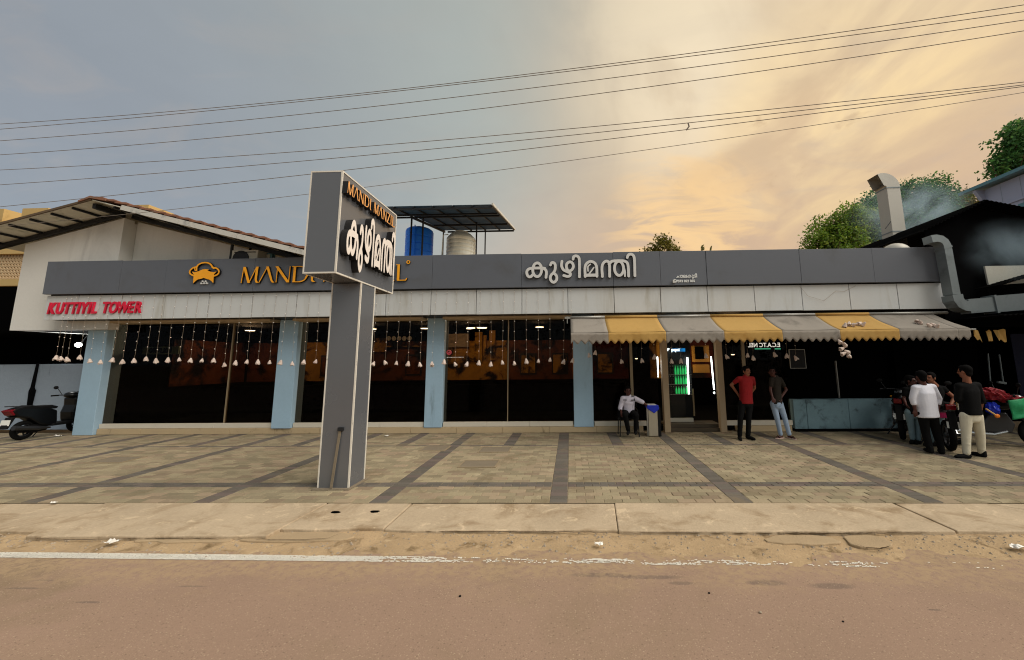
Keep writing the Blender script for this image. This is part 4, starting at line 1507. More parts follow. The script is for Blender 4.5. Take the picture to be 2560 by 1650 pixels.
cap_me = MB().lathe([(.015, .233), (.015, .252), (.006, .254)], (0, 0, 0), 10).mesh('cap', 'bottle_cap')
for ri, (yy, h) in enumerate(((936, 1.0), (960, .95), (984, .85))):
    z = P(1700, yy, fy).z
    for k in range(8):
        px = 1670 + k * 6.3
        dark = k < 3
        b = P(px, 930, fy - .02)
        lb = '%s bottle, %s along the %s fridge shelf' % ('dark' if dark else 'green', ORD[k], ('upper', 'middle', 'lower')[ri])
        o = tag(inst('bottle', bmd if dark else bme, None, (b.x, fy - .02, z), (0, 0, 0), (.74, .74, h)), lb, 'bottle', 'bottles in the drinks fridge')
        inst('cap', cap_me, o)

t = root('tube_light', (3.62, 10.9, 1.0), 'bright vertical light tube just inside the door beside the right post', 'tube light')
a, b = P(1777.5, 891, 10.9), P(1785, 974, 10.9)
MB().tube([a, b], .017, 8).build('tube', 'tube_white', t)
MB().ell((P(1785.5, 982, 10.9)), (.022, .022, .03), 8, 6).build('end_bulb', 'tube_white', t)
MB().bar(a + Vector((.03, .04, 0)), b + Vector((.03, .04, 0)), .04, .03, (0, 1, 0)).build('fitting', 'steel_dark', t)
t = root('tube_light', (2.2, 10.4, 1.3), 'short vertical light tube in the glass beside the left door post', 'tube light')
a, b = P(1643.5, 892, 10.25), P(1645, 936, 10.25)
MB().tube([a, b], .016, 8).build('tube', 'tube_white', t)
MB().ell((P(1645, 941, 10.25)), (.018, .018, .02), 8, 6).build('end_bulb', 'tube_white', t)

# ochre cabinet with a dark window at the back of the doorway
cb = root('menu_cabinet', (3.35, 12.6, 1.2), 'ochre wall cabinet with dark square pane seen through the doorway', 'cabinet')
A, B = P(1733, 905, 12.6), P(1772, 864, 12.6)
box('cabinet_body', 'cabinet_ochre', cb, A.x, 12.6, A.z, B.x, 12.7, B.z)
A2, B2 = P(1738, 898, 12.6), P(1758, 867, 12.6)
box('dark_pane', 'void', cb, A2.x, 12.57, A2.z, B2.x, 12.598, B2.z)
A, B = P(1735, 932, 12.6), P(1773, 911, 12.6)
box('lower_board', 'cabinet_ochre', cb, A.x, 12.6, A.z, B.x, 12.7, B.z)
o = root('reflected_sign', (4.4, 11.2, 2.3), 'small glowing mirrored letters over green bars, standing for a reflected sign', 'sign')  # glowing letters set inside in place of a sign mirrored in the glass
q = P(1951, 867, 11.2)
tx = text_obj('mirrored_letters', 'E.C.A.TC NEL', 'lit_letter', o, .17, .003, .003)
tx.matrix_basis = Matrix.Translation((q.x, 11.2, q.z)) @ FACE @ Matrix.Diagonal((-.92, 1, 1, 1))
for xa, xb in ((1887, 1926), (1937, 1951)):
    A, B = P(xa, 873.5, 11.2), P(xb, 870.5, 11.2)
    box('green_bar', 'lit_green', o, A.x, 11.19, A.z, B.x, 11.2, B.z)
# framed poster
po = root('framed_poster', (5.4, 10.0, 1.7), 'black poster in a thin pale frame hanging by the kitchen opening', 'poster')
A, B = P(1977, 920, 9.98), P(2010, 874, 9.98)
box('poster_sheet', 'black', po, A.x, 9.975, A.z, B.x, 9.985, B.z)
fm = .012
for xx in ((A.x - fm, A.z - fm, B.x + fm, A.z), (A.x - fm, B.z, B.x + fm, B.z + fm), (A.x - fm, A.z, A.x, B.z), (B.x, A.z, B.x + fm, B.z)):
    box('poster_frame', 'tube_grey', po, xx[0], 9.968, xx[1], xx[2], 9.99, xx[3])
# round pink sticker and a printed line on the glass
sk = root('window_sticker', (-3.2, 10.14, 1.95), 'round pink sticker with a printed white line on the window glass', 'sticker')
q = P(1123, 881, YG - .003)
o = link(bpy.data.objects.new('sticker_ring', Glyph([st(ring_pts(0, 0, 1, 1), .16), st([(-.5, -.5), (-.1, -.15), (.2, .2), (.5, .1)], .18), st([(.0, -.5), (.2, -.2), (.1, .3)], .14)]).curve('sticker_ring', 'sticker', .06, 0, 50)), sk)
on_facade(o, q.x, q.y, q.z, .055, .055)
A, B = P(1117, 894.6, YG), P(1158, 892.6, YG)
pl = MB()
x = A.x
while x < B.x:
    w = R.uniform(.015, .04)
    pl.box(x, YG - .005, A.z, x + w, YG - .002, A.z + .022)
    x += w + .012
pl.build('printed_line', 'print_white', sk)
gbd = root('reflected_board', (-12.1, 10.9, 2.1), 'pale green board with dark Malayalam letters standing for a sign reflected in the widest window', 'sign')  # board placed inside to stand for a street sign reflected in the glass
A, B = P(355, 886, 10.9), P(448, 866, 10.9)
box('board', 'green_board', gbd, A.x, 10.9, A.z, B.x, 10.92, B.z)
sq = [st(ring_pts(.2, .0, .16, .2, 10), .05), st([(.5, -.2), (.48, .2), (.7, .22), (.72, -.2)], .05), st(ring_pts(1.0, .05, .14, .16, 10), .05), st([(1.25, .2), (1.3, -.2), (1.6, -.2), (1.62, .2)], .05),
      st(ring_pts(1.9, -.02, .15, .2, 10), .05), st([(2.1, .3), (2.2, .38), (2.3, .2), (2.3, -.22)], .05)]
o = link(bpy.data.objects.new('board_letters', Glyph(sq).curve('board_letters', 'letter_dark', .04, 0, 90)), gbd)
on_facade(o, A.x + .22, 10.89, (A.z + B.z) / 2, .28, .28)

# floodlight in the dark recess on the far left
fl = root('flood_lamp', (-14.7, 11.0, 2.4), 'bright bulb lamp glowing in the dark recess above the grey wall', 'lamp')
c = P(196, 862, 11.0)
MB().ell(c, (.095, .06, .07), 12, 8).build('bulb', 'flood_white', fl, smooth=True)
MB().tube([c + Vector((.0, .05, .04)), c + Vector((.0, .2, .3))], .02, 6).build('lamp_arm', 'steel_dark', fl)
ld = bpy.data.lights.new('lamp_light', 'POINT')
ld.energy = 8
ld.shadow_soft_size = .12
lo = link(bpy.data.objects.new('lamp_light', ld), fl)
lo.location = c + Vector((0, -.15, 0))

# guard's chair
ch = root('guard_chair', (1.42, 9.6, 0), 'black plastic chair that the seated guard sits on', 'chair')
cx0, cx1, cy0, cy1 = 1.17, 1.63, 9.45, 9.88
box('seat', 'plastic_black', ch, cx0, cy0, .40, cx1, cy1, .43, bevel=.01)
MB().prism([(cx0, cy1 - .02, .43), (cx1, cy1 - .02, .43), (cx1 - .03, cy1 + .06, .84), (cx0 + .03, cy1 + .06, .84)], (0, .025, 0)).build('backrest', 'plastic_black', ch)
for x in (cx0 + .02, cx1 - .02):
    for y in (cy0 + .02, cy1 - .02):
        MB().tube([(x, y, .41), (x + (.02 if x > 1.4 else -.02), y, 0)], .014, 6).build('leg', 'steel_dark', ch)
    MB().tube([(x, cy0 + .02, .42), (x, cy0 + .02, .62), (x, cy1, .64)], .014, 6).build('armrest', 'plastic_black', ch)
# litter bin
lb_ = root('litter_bin', (1.98, 9.5, 0), 'square steel litter bin lined with a blue bag beside the guard', 'litter bin')
bx0, bx1 = P(1621, 1050, 9.5).x, P(1644, 1050, 9.5).x
box('bin_body', 'bin_steel', lb_, bx0, 9.48, .01, bx1, 9.72, .70, bevel=.012)
box('bin_side', 'plastic_black', lb_, bx1 + .002, 9.49, .01, bx1 + .075, 9.72, .68)
box('corner_post', 'chrome', lb_, bx0 - .035, 9.50, .01, bx0 - .006, 9.56, .70)
bagpts = [(bx0 - .02, .735), (bx1 + .03, .735), (bx1 + .04, .64), ((bx0 + bx1) / 2 + .03, .545), (bx0 - .03, .66)]
MB().prism([(x, 9.462, z) for x, z in bagpts], (0, .28, 0)).build('bag', 'bag_blue', lb_, bevel=.012)
MB().box(bx0 + .0, 9.49, .735, bx1 - .02, 9.70, .748).build('bag_rim', 'plate', lb_)


# ================================================================== GABLED BUILDING ON THE LEFT
gbld = root('gabled_building', (-13, 10.5, 0), 'white gabled building with red roof tiles rising behind the grey fascia', 'building')
AX, SL, ZA = -12.2, 0.262, 5.84            # wall apex and roof slope
WX0, WX1, GY = -14.93, -6.4, 9.70


def rz_(x, z0=ZA):
    return z0 - abs(x - AX) * SL


MB().prism([(WX0, GY, 2.76), (-12.23, GY, 2.76), (-12.23, GY, rz_(-12.23)), (WX0, GY, rz_(WX0))], (0, .25, 0)).build('front_wall', 'wall_white', gbld)
MB().prism([(-12.225, GY + .32, 4.0), (WX1, GY + .32, 4.0), (WX1, GY + .32, rz_(WX1)), (-12.225, GY + .32, rz_(-12.225))], (0, .2, 0)).build('front_wall', 'wall_white', gbld)
box('return_wall', 'wall_white', gbld, -12.43, GY + .25, 3.0, -12.235, GY + .52, rz_(-12.43) - .02)
box('side_wall', 'wall_white', gbld, WX0, GY + .25, 2.76, WX0 + .2, 15, rz_(WX0) - .03)
box('wall_band', 'seam', gbld, -8.9, GY + .305, 4.4, -8.83, GY + .318, 5.0)
RY0, RY1, OV = 8.93, 15.5, 0.17
LX, RX = -15.75, -6.1
# roof sheets: underside and tiles
for xa, xb in ((AX, LX), (AX, RX)):
    za, zb = rz_(xa) + OV, rz_(xb) + OV
    MB().hexa([(xa, RY0, za), (xb, RY0, zb), (xb, RY1, zb), (xa, RY1, za)], [(xa, RY0, za + .02), (xb, RY0, zb + .02), (xb, RY1, zb + .02), (xa, RY1, za + .02)]).build('roof_sheet', 'soffit_sheet', gbld)
# purlins running in from the verge, and the rafter on the wall
x = AX - .55
while x > LX:
    z = rz_(x) + OV - .035
    MB().bar((x, RY0 + .05, z), (x, GY + .1, z), .045, .05).build('purlin', 'steel_dark', gbld)
    x -= .54
x = AX + .55
while x < RX:
    z = rz_(x) + OV - .035
    MB().bar((x, RY0 + .05, z), (x, GY + .4, z), .045, .05).build('purlin', 'steel_dark', gbld)
    x += 1.05
for xa, xb, yy in ((AX, LX, GY - .06), (AX, RX, GY + .18)):
    MB().bar((xa, yy, rz_(xa) + .085), (xb, yy, rz_(xb) + .085), .09, .11, (0, 0, 1)).build('rafter', 'steel_dark', gbld)
MB().bar((AX - .05, RY0 + .1, rz_(AX) + .06), (AX - .05, GY, rz_(AX) + .06), .09, .13).build('ridge_beam', 'steel_dark', gbld)
# white barge board on the right verge in lengths, clay tiles stepping above it
x = AX + .85
while x < RX:
    e = min(x + 1.55, RX)
    MB().bar((x + .004, RY0 - .02, rz_(x) + OV + .0), (e - .004, RY0 - .02, rz_(e) + OV + .0), .05, .125).build('barge_board', 'barge_white', gbld)
    x += 1.55
tm = MB()
for k in range(3):
    pts = [(0, .33 * k, .0), (.40, .33 * k, -.0), (.40, .33 * k, .03), (.3, .33 * k, .055), (.12, .33 * k, .035), (0, .33 * k, .02)]
    tm.prism(pts, (0, .32, 0))
tile = tm.mesh('roof_tile', 'tile_red')
x = AX - .02
ang = math.atan(SL)
n = 0
while x < RX - .3:
    inst('roof_tile', tile, gbld, (x, RY0 - .03, rz_(x) + OV + .075), (0, ang - .10, 0)).matrix_parent_inverse = WORLD_KIDS[gbld.name]
    x += .335
MB().bar((AX, RY0 - .01, rz_(AX) + OV + .02), (LX, RY0 - .01, rz_(LX) + OV + .02), .03, .055).build('verge_strip', 'bark', gbld)
MB().prism([(AX - .3, RY0 - .05, rz_(AX - .3) + OV + .06), (AX, RY0 - .05, rz_(AX) + OV + .10), (AX + .42, RY0 - .05, rz_(AX + .42) + OV + .12), (AX + .42, RY0 - .05, rz_(AX + .42) + OV + .07), (AX, RY0 - .05, rz_(AX) + OV + .04), (AX - .3, RY0 - .05, rz_(AX - .3) + OV + .02)], (0, 2.5, 0)).build('ridge_tile', 'tile_red', gbld)
# dark recess and the low grey wall beneath
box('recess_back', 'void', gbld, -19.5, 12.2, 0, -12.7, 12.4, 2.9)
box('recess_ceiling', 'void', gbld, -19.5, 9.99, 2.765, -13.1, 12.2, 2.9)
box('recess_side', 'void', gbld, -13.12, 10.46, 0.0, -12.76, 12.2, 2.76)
lw = root('low_boundary_wall', (-16, 10.9, 0), 'stained blue grey low wall behind the parked scooter', 'wall')
for a, b in ((-20.0, -17.4), (-17.39, -15.62), (-15.60, -13.13)):
    box('wall_panel', 'wall_bluegrey', lw, a, 10.85, 0.0, b, 11.0, 1.86, bevel=.006)
tag(MB().tube([(-15.61, 10.83, 1.9), (-15.63, 10.82, 1.2), (-15.60, 10.81, 1.1), (-15.62, 10.82, .55)], [.03, .04, .07, .05], 8).build('drain_pipe', 'near_black'), 'dark drain pipe on the joint of the blue grey wall', 'pipe')

# air conditioner peeping over the fascia, black downpipe beside it
acx = P(598, 640, 9.9)
ac = root('air_conditioner', (acx.x, 9.8, 4.3), 'white outdoor air conditioner peeping over the fascia under the tiled eave', 'air conditioner')
A, B = P(597, 660, 9.85), P(664, 631, 9.85)
box('casing', 'ac_white', ac, A.x, 9.60, 4.05, B.x, 9.9, B.z, bevel=.015)
MB().lathe([(.20, -.012), (.22, -.02), (.22, 0)], (A.x + .27, 9.60, B.z - .24), 20, 'Y').build('fan_grille', 'steel_dark', ac)
MB().bar((A.x + .08, 9.592, B.z - .06), (B.x - .06, 9.592, B.z - .06), .01, .02).build('louvre', 'seam', ac)
A = P(580, 600, 9.6)
tag(MB().tube([(A.x, 9.62, 4.2), (A.x + .01, 9.62, rz_(A.x) - .02)], .035, 8).build('downpipe', 'steel_dark'), 'black downpipe on the wall between white corner and air conditioner', 'pipe')
A, B = P(667, 650, 9.95), P(684, 634, 9.95)
tb = root('wall_box', (A.x, 9.95, 4.3), 'small teal box on the wall beside the air conditioner', 'box')
box('box_body', 'house_teal', tb, A.x, 9.90, 4.2, B.x, 10.015, B.z)
box('box_lid', 'ac_white', tb, A.x + .03, 9.888, 4.2, B.x - .05, 9.9, B.z - .04)

# ------------------------------------------------------------------ ochre building far left
ob = root('ochre_building', (-25, 18, 0), 'ochre building with stepped parapet and pierced screen behind the gabled roof', 'building')
OY = 17.0
zt = P(60, 552, OY).z
box('wall', 'ochre_wall', ob, -40, OY, P(0, 635, OY).z, -18.9, OY + 8, zt)
box('wall', 'ochre_wall', ob, -40, OY + .35, 0, -18.9, OY + 8, P(0, 636, OY).z)
for xa, xb, yt in ((-40, P(11, 520, OY).x, 522), (P(57, 520, OY).x, P(121, 520, OY).x, 521), (P(322, 512, OY).x, P(372, 512, OY).x, 512)):
    box('parapet_block', 'ochre_wall', ob, xa, OY, zt + .003, xb, OY + 1.2, P((xa > -30) * 60, yt, OY).z if yt != 512 else P(350, 512, OY).z)
box('floor_band', 'ochre_wall', ob, -40, OY - .12, P(0, 716, OY).z, -18.9, OY + .3, P(0, 700, OY).z)
jl = MB()
zj0, zj1 = P(0, 704, OY + .2).z, P(0, 637, OY + .2).z
nz_ = 9
dzj = (zj1 - zj0) / nz_
x = -31.0
c_ = 0
while x < -24.6:
    for j in range(nz_):
        zc2 = zj0 + (j + .5) * dzj
        xo = x + (dzj * .5 if j % 2 else 0)
        m = 6
        ro, ri = dzj * .60, dzj * .36
        vs, fs = [], []
        for k in range(m):
            a = 2 * math.pi * k / m + .52
            vs += [(xo + ro * math.cos(a), OY + .16, zc2 + ro * math.sin(a)), (xo + ri * math.cos(a), OY + .16, zc2 + ri * math.sin(a)), (xo + ri * math.cos(a), OY + .30, zc2 + ri * math.sin(a))]
        for k in range(m):
            k2 = (k + 1) % m
            fs += [(3 * k, 3 * k2, 3 * k2 + 1, 3 * k + 1), (3 * k + 1, 3 * k2 + 1, 3 * k2 + 2, 3 * k + 2)]
        jl.add(vs, fs)
    x += dzj * 1.06
tag(jl.build('pierced_screen', 'jali', ob), kind='stuff')
box('dark_entrance', 'void', ob, -40, 12.6, 0, -19.0, 12.7, P(40, 716, 12.6).z)

# ================================================================== ROOF TOP: TANKS, CANOPY, CHIMNEY
A, B = P(1018, 560, 13), P(1080, 640, 13)
cx_, r_b = (A.x + B.x) / 2, (B.x - A.x) / 2
tk = root('water_tank', (cx_, 13, 4.3), 'bright blue ribbed water tank under the roof canopy', 'water tank')
prof = [(r_b * .98, 4.6)]
z = 5.2
topz = P(1050, 566, 13 - r_b).z
nrib = 6
for k in range(nrib):
    z0 = 4.9 + (topz - 4.9) * k / nrib
    z1 = 4.9 + (topz - 4.9) * (k + 1) / nrib
    prof += [(r_b, z0 + .01), (r_b, z1 - .05), (r_b * .955, z1 - .03), (r_b * .955, z1 - .01)]
prof += [(r_b * .96, topz), (r_b * .82, topz + .05), (r_b * .36, topz + .10), (r_b * .36, topz + .13), (r_b * .1, topz + .14)]
MB().lathe(prof, (cx_, 13, 0), 28).build('tank_body', 'tank_blue', tk, smooth=False)
MB().tube([(cx_ + .03, 13 - r_b - .03, topz + .05), (cx_ + .03, 13 - r_b - .03, 4.7)], .02, 6).build('inlet_pipe', 'tank_blue', tk)
A, B = P(1118, 600, 13.5), P(1188, 600, 13.5)
cx_, r_b = (A.x + B.x) / 2, (B.x - A.x) / 2
tk = root('water_tank', (cx_, 13.5, 4.3), 'white ribbed water tank under the roof canopy', 'water tank')
topz = P(1150, 585, 13.5 - r_b).z
prof = [(r_b * .97, 4.6)]
nrib = 9
for k in range(nrib):
    z0 = 5.0 + (topz - 5.0) * k / nrib
    hz = (topz - 5.0) / nrib
    prof += [(r_b * .96, z0), (r_b, z0 + hz * .25), (r_b, z0 + hz * .7), (r_b * .965, z0 + hz * .92)]
prof += [(r_b * .93, topz + .02), (r_b * .70, topz + .15), (r_b * .46, topz + .17), (r_b * .46, topz + .25), (r_b * .2, topz + .27)]
MB().lathe(prof, (cx_, 13.5, 0), 28).build('tank_body', 'tank_white', tk)
MB().tube([(cx_ - r_b - .12, 13.2, 4.4), (cx_ - r_b - .05, 13.2, topz + .05), (cx_ - r_b + .1, 13.3, topz + .1)], .02, 6).build('outlet_pipe', 'tank_white', tk)

cn = root('roof_canopy', (-4, 13, 4.3), 'steel framed sheet canopy on thin posts above the water tanks', 'canopy')
NY = 11.0
cl, crr = P(935, 511, NY), P(1229, 519, NY)
zn = (cl.z + crr.z) / 2
CSL = .185


def cz(y):
    return zn + (y - NY) * CSL


xk = P(1056, 530, 12.1).x
def find_Y(px, py_):
    best = None
    for Y in np.linspace(10.5, 19, 400):
        q = P(px, py_, Y)
        e = abs(q.z - cz(Y))
        if best is None or e < best[0]:
            best = (e, q)
    return best[1]


fr_ = find_Y(1287, 573)
fl_ = find_Y(1094, 563)
kn = find_Y(1056, 538)
x_l, x_r = cl.x - .6, crr.x


def sheet(x0, x1, y0, y1, name, m, dz=0.0, th=.015):
    return MB().hexa([(x0, y0, cz(y0) + dz), (x1, y0, cz(y0) + dz), (x1, y1, cz(y1) + dz), (x0, y1, cz(y1) + dz)],
                     [(x0, y0, cz(y0) + dz + th), (x1, y0, cz(y0) + dz + th), (x1, y1, cz(y1) + dz + th), (x0, y1, cz(y1) + dz + th)]).build(name, m, cn)


ylen = fr_.y
nsh = 7
for k in range(nsh):
    xa = x_l + (x_r - x_l) * k / nsh
    xb = x_l + (x_r - x_l) * (k + 1) / nsh
    back = ylen if (xa + xb) / 2 > fl_.x - .05 else kn.y
    sheet(xa + .01, xb - .01, NY, back, 'roof_sheet', 'canopy')
    MB().bar((xb, NY, cz(NY) - .03), (xb, back, cz(back) - .03), .035, .05).build('rafter', 'steel_dark', cn)
for y in (NY + .05, NY + .95, kn.y):
    xa = x_l
    MB().bar((xa, y, cz(y) - .075), (x_r, y, cz(y) - .075), .05, .05).build('purlin', 'steel_dark', cn)
for y in ((kn.y + ylen) / 2, ylen - .05):
    MB().bar((fl_.x, y, cz(y) - .075), (x_r, y, cz(y) - .075), .06, .06).build('purlin', 'steel_dark', cn)
MB().bar((fl_.x - .2, kn.y, cz(kn.y) - .06), (fl_.x - .15, ylen, cz(ylen) - .06), .06, .08).build('rafter', 'steel_dark', cn)
MB().bar((x_r + .03, NY - .03, cz(NY) + .01), (x_r + .03, ylen + .1, cz(ylen) + .03), .05, .07).build('barge_board', 'barge_white', cn)
for px, Y in ((1027, kn.y), (1056, kn.y), (1108, ylen), (1191, 13.4), (1213, ylen)):
    q = P(px, 600, Y)
    MB().bar((q.x, Y, 4.2), (q.x, Y, cz(Y) - .08), .045, .045).build('post', 'steel_dark', cn)

chm = root('exhaust_chimney', (10.3, 12, 4.3), 'tall square sheet metal exhaust chimney with hooked top', 'chimney')
A = P(2221, 610, 12)
cx0, cx1, cy0, cy1 = 10.37, 10.80, 12.0, 12.42
ztop = P(2230, 468, 12).z
MB().prism([(cx0, cy0, 4.3), (cx1, cy0, 4.3), (cx1, cy1, 4.3), (cx0, cy1, 4.3)], (0, 0, ztop - 4.3)).build('shaft', 'duct_pale', chm, bevel=.01)
mb = MB()
segs = 9
rings = []
for k in range(segs + 1):
    a = math.radians(112) * k / segs
    pv = (cx0 - .06, ztop)               # pivot of the bend
    ri, ro = .06, .06 + (cx1 - cx0)
    rings.append([(pv[0] + ri * math.cos(a), cy0 - .01, pv[1] + ri * math.sin(a)), (pv[0] + ro * math.cos(a), cy0 - .01, pv[1] + ro * math.sin(a)),
                  (pv[0] + ro * math.cos(a), cy1 + .01, pv[1] + ro * math.sin(a)), (pv[0] + ri * math.cos(a), cy1 + .01, pv[1] + ri * math.sin(a))])
for k in range(segs):
    mb.add(rings[k] + rings[k + 1], [(0, 1, 5, 4), (1, 2, 6, 5), (2, 3, 7, 6), (3, 0, 4, 7)])
mb.build('bend', 'duct_pale', chm)
for z in (ztop - .02, 4.3 + (ztop - 4.3) * .50):
    MB().prism([(cx0 - .015, cy0 - .015, z), (cx1 + .015, cy0 - .015, z), (cx1 + .015, cy1 + .015, z), (cx0 - .015, cy1 + .015, z)], (0, 0, .03)).build('flange', 'galv', chm)
MB().tube([(cx0 - .25, cy0 - .05, 5.9), (cx0 - .02, cy0 - .02, 6.15)], .012, 5).build('stay', 'steel_dark', chm)

# ================================================================== RIGHT: DUCT, SHED, HOUSE
dc = root('kitchen_duct', (9.0, 8.9, 2.8), 'galvanised kitchen duct bending down past the fascia end and away to the side', 'duct')
DY0, DY1 = 8.92, 9.16


def duct_piece(name, path, w, y0, y1):
    """rectangular duct along a path in the facade plane; w half width"""
    mb = MB()
    rg = []
    for i, (x, z) in enumerate(path):
        a, b = path[max(i - 1, 0)], path[min(i + 1, len(path) - 1)]
        d = Vector((b[0] - a[0], 0, b[1] - a[1])).normalized()
        nrm = Vector((-d.z, 0, d.x)) * w
        p = Vector((x, 0, z))
        rg.append([p + nrm + Vector((0, y0, 0)), p - nrm + Vector((0, y0, 0)), p - nrm + Vector((0, y1, 0)), p + nrm + Vector((0, y1, 0))])
    for k in range(len(rg) - 1):
        mb.add(rg[k] + rg[k + 1], [(0, 1, 5, 4), (1, 2, 6, 5), (2, 3, 7, 6), (3, 0, 4, 7)])
    mb.add(rg[0], [(0, 1, 2, 3)])
    mb.add(rg[-1], [(3, 2, 1, 0)])
    return mb.build(name, 'galv', dc)


xm, w_ = 8.94, .088
duct_piece('upper_bend', [(8.60, 4.60), (8.72, 4.615), (8.83, 4.59), (8.90, 4.53), (8.935, 4.44), (8.94, 4.40)], w_, DY0, DY1)
duct_piece('drop', [(8.94, 4.395), (8.975, 3.26)], w_, DY0, DY1)
duct_piece('lower_bend', [(8.975, 3.255), (8.985, 3.14), (9.04, 3.04), (9.14, 2.985), (9.22, 2.98)], w_ + .03, DY0 - .02, DY1 + .02)
duct_piece('run', [(9.225, 2.98), (9.80, 3.02)], .165, DY0, DY1)
duct_piece('run', [(9.83, 3.025), (12.4, 3.20)], .19, DY0 - .01, DY1 + .01)
duct_piece('flange', [(9.79, 3.02), (9.84, 3.023)], .21, DY0 - .03, DY1 + .03)
box('back_duct', 'galv', dc, 9.09, 9.30, 3.2, 9.42, 9.62, 4.44)
duct_piece('seam_strip', [(8.93, 4.41), (8.94, 4.37)], w_ + .012, DY0 - .012, DY1 + .012)
MB().ell((8.32, 9.62, 4.46), (.30, .3, .24), 16, 10).build('fan_housing', 'duct_pale', dc, smooth=True)

sh = root('kitchen_shed', (11, 10, 0), 'near black shed with corrugated gable roof beside the restaurant', 'shed')
SY = 9.75
ax, az = P(2429, 513, SY).x, P(2429, 513, SY).z
lx, lz = P(2268, 592, SY).x, P(2268, 592, SY).z
sl1 = (az - lz) / (ax - lx)
rx, rz2 = P(2560, 538, SY).x + 2.2, 0
slr = (az - P(2560, 538, SY).z) / (P(2560, 538, SY).x - ax)
rz2 = az - slr * (rx - ax)
MB().prism([(9.25, SY + .02, 3.0), (rx, SY + .02, 3.0), (rx, SY + .02, rz2 - .05), (ax, SY + .02, az - .05), (9.25, SY + .02, az - sl1 * (ax - 9.25) - .05)], (0, .1, 0)).build('gable_wall', 'near_black', sh)


def corr(x0, z0, x1, z1, y0, y1, name, pitch=.11, amp=.022):
    """corrugated sheet: ridges run along Y, wave seen at the verge"""
    n = int(math.hypot(x1 - x0, z1 - z0) / pitch * 6)
    vs, fs = [], []
    L = math.hypot(x1 - x0, z1 - z0)
    nx_, nz2 = -(z1 - z0) / L, (x1 - x0) / L
    for i in range(n + 1):
        t = i / n
        h = amp * math.sin(2 * math.pi * t * L / pitch)
        for y in (y0, y1):
            vs.append((x0 + (x1 - x0) * t + nx_ * h, y, z0 + (z1 - z0) * t + nz2 * h))
    for i in range(n):
        fs.append((2 * i, 2 * i + 1, 2 * i + 3, 2 * i + 2))
    return MB().add(vs, fs).build(name, 'near_black', sh, solid=.012)


corr(lx, lz, ax, az, SY - .35, 14.5, 'corrugated_sheet')
corr(ax, az, rx, rz2, SY - .35, 14.5, 'corrugated_sheet', amp=.008)
A, B = P(2470, 712, 9.6), P(2560, 664, 9.6)
MB().prism([(A.x, 9.58, A.z + .0), (A.x + .06, 9.58, A.z - .02), (B.x + 1.0, 9.58, A.z + .1), (B.x + 1.0, 9.58, B.z), (A.x - .02, 9.58, B.z)], (0, .04, 0)).build('white_board', 'ac_white', sh)
q0, q1 = P(2478, 716, 9.2), P(2560, 692, 9.2)
sq_ = (q1.z - q0.z) / (q1.x - q0.x)
corr(q0.x, q0.z, q1.x + 1.5, q0.z + sq_ * (q1.x + 1.5 - q0.x), 9.05, 9.6, 'lower_sheet', amp=.016)
MB().bar((q0.x + .02, 9.3, q0.z - .02), (q0.x + .02, 9.3, 3.2), .05, .05).build('bracket_post', 'near_black', sh)
corr(9.15, 2.70, 15.5, 2.95, 8.25, 9.7, 'shade_canopy_sheet', amp=.012)  # overhang sheet added to darken the ground below
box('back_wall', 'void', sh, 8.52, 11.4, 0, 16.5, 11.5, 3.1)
box('front_beam', 'near_black', sh, 9.2, 9.5, 2.55, 16.5, 9.75, 3.02)
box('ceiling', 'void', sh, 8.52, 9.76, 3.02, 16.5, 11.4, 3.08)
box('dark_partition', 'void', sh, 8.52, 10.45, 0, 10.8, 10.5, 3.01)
tb = MB().add([(P(2528, 850, 10.3).x, 10.3, P(2528, 1000, 10.3).z), (P(2528, 850, 10.3).x + 1.6, 10.2, P(2528, 1000, 10.3).z), (P(2528, 850, 10.3).x + 1.6, 10.2, P(2528, 835, 10.3).z), (P(2528, 850, 10.3).x, 10.3, P(2528, 835, 10.3).z)], [(0, 1, 2, 3)])
tag(tb.build('tarpaulin', 'tarp_blue', solid=.01), 'dark blue tarpaulin hanging in the black shed opening', 'tarpaulin')
# a thin pale ladder-like stand in the shade
ld_ = root('metal_stand', (8.9, 9.9, .8), 'thin pale metal stand leaning in the dark shed opening', 'stand')
for a, b in (((2470, 884), (2476, 955)), ((2498, 886), (2508, 955))):
    MB().bar(P(*a, 9.8), P(*b, 9.8), .022, .02, (0, 1, 0)).build('upright', 'galv', ld_)
MB().bar(P(2494, 955, 9.8), P(2514, 958, 9.8), .05, .05).build('foot', 'galv', ld_)

hs2 = root('blue_house', (18, 11, 0), 'pale blue upper storey house with teal eave behind the black shed', 'house')
HX, HY1 = 16.2, 14.6
e1 = P(2430, 477, 14.85)
zE = 8.35
box('wall', 'house_blue', hs2, HX, 3.0, 0, 26, HY1, zE - .12)
MB().hexa([(HX - .42, 2.5, zE - .10), (27, 2.5, zE + 1.6), (27, HY1 + .45, zE + 1.6), (HX - .42, HY1 + .45, zE - .10)], [(HX - .42, 2.5, zE + .02), (27, 2.5, zE + 1.75), (27, HY1 + .45, zE + 1.75), (HX - .42, HY1 + .45, zE + .02)]).build('roof', 'house_teal', hs2)
MB().prism([(HX - .35, HY1 - .02, zE - .12), (HX, HY1 - .02, zE - .12), (HX, HY1 - .02, zE - .75)], (0, -.12, 0)).build('eave_bracket', 'house_blue', hs2)
box('ledge', 'house_blue', hs2, HX - .05, 3, 7.36, HX, 13.9, 7.42)
for y in np.arange(4.0, 14.4, .62):
    box('panel_joint', 'wall_bluegrey', hs2, HX - .006, y, 6.0, HX, y + .014, zE - .14)
wy1 = 13.45
box('window_frame', 'house_teal', hs2, HX - .05, wy1 - 3.2, 5.7, HX - .007, wy1, 7.22)
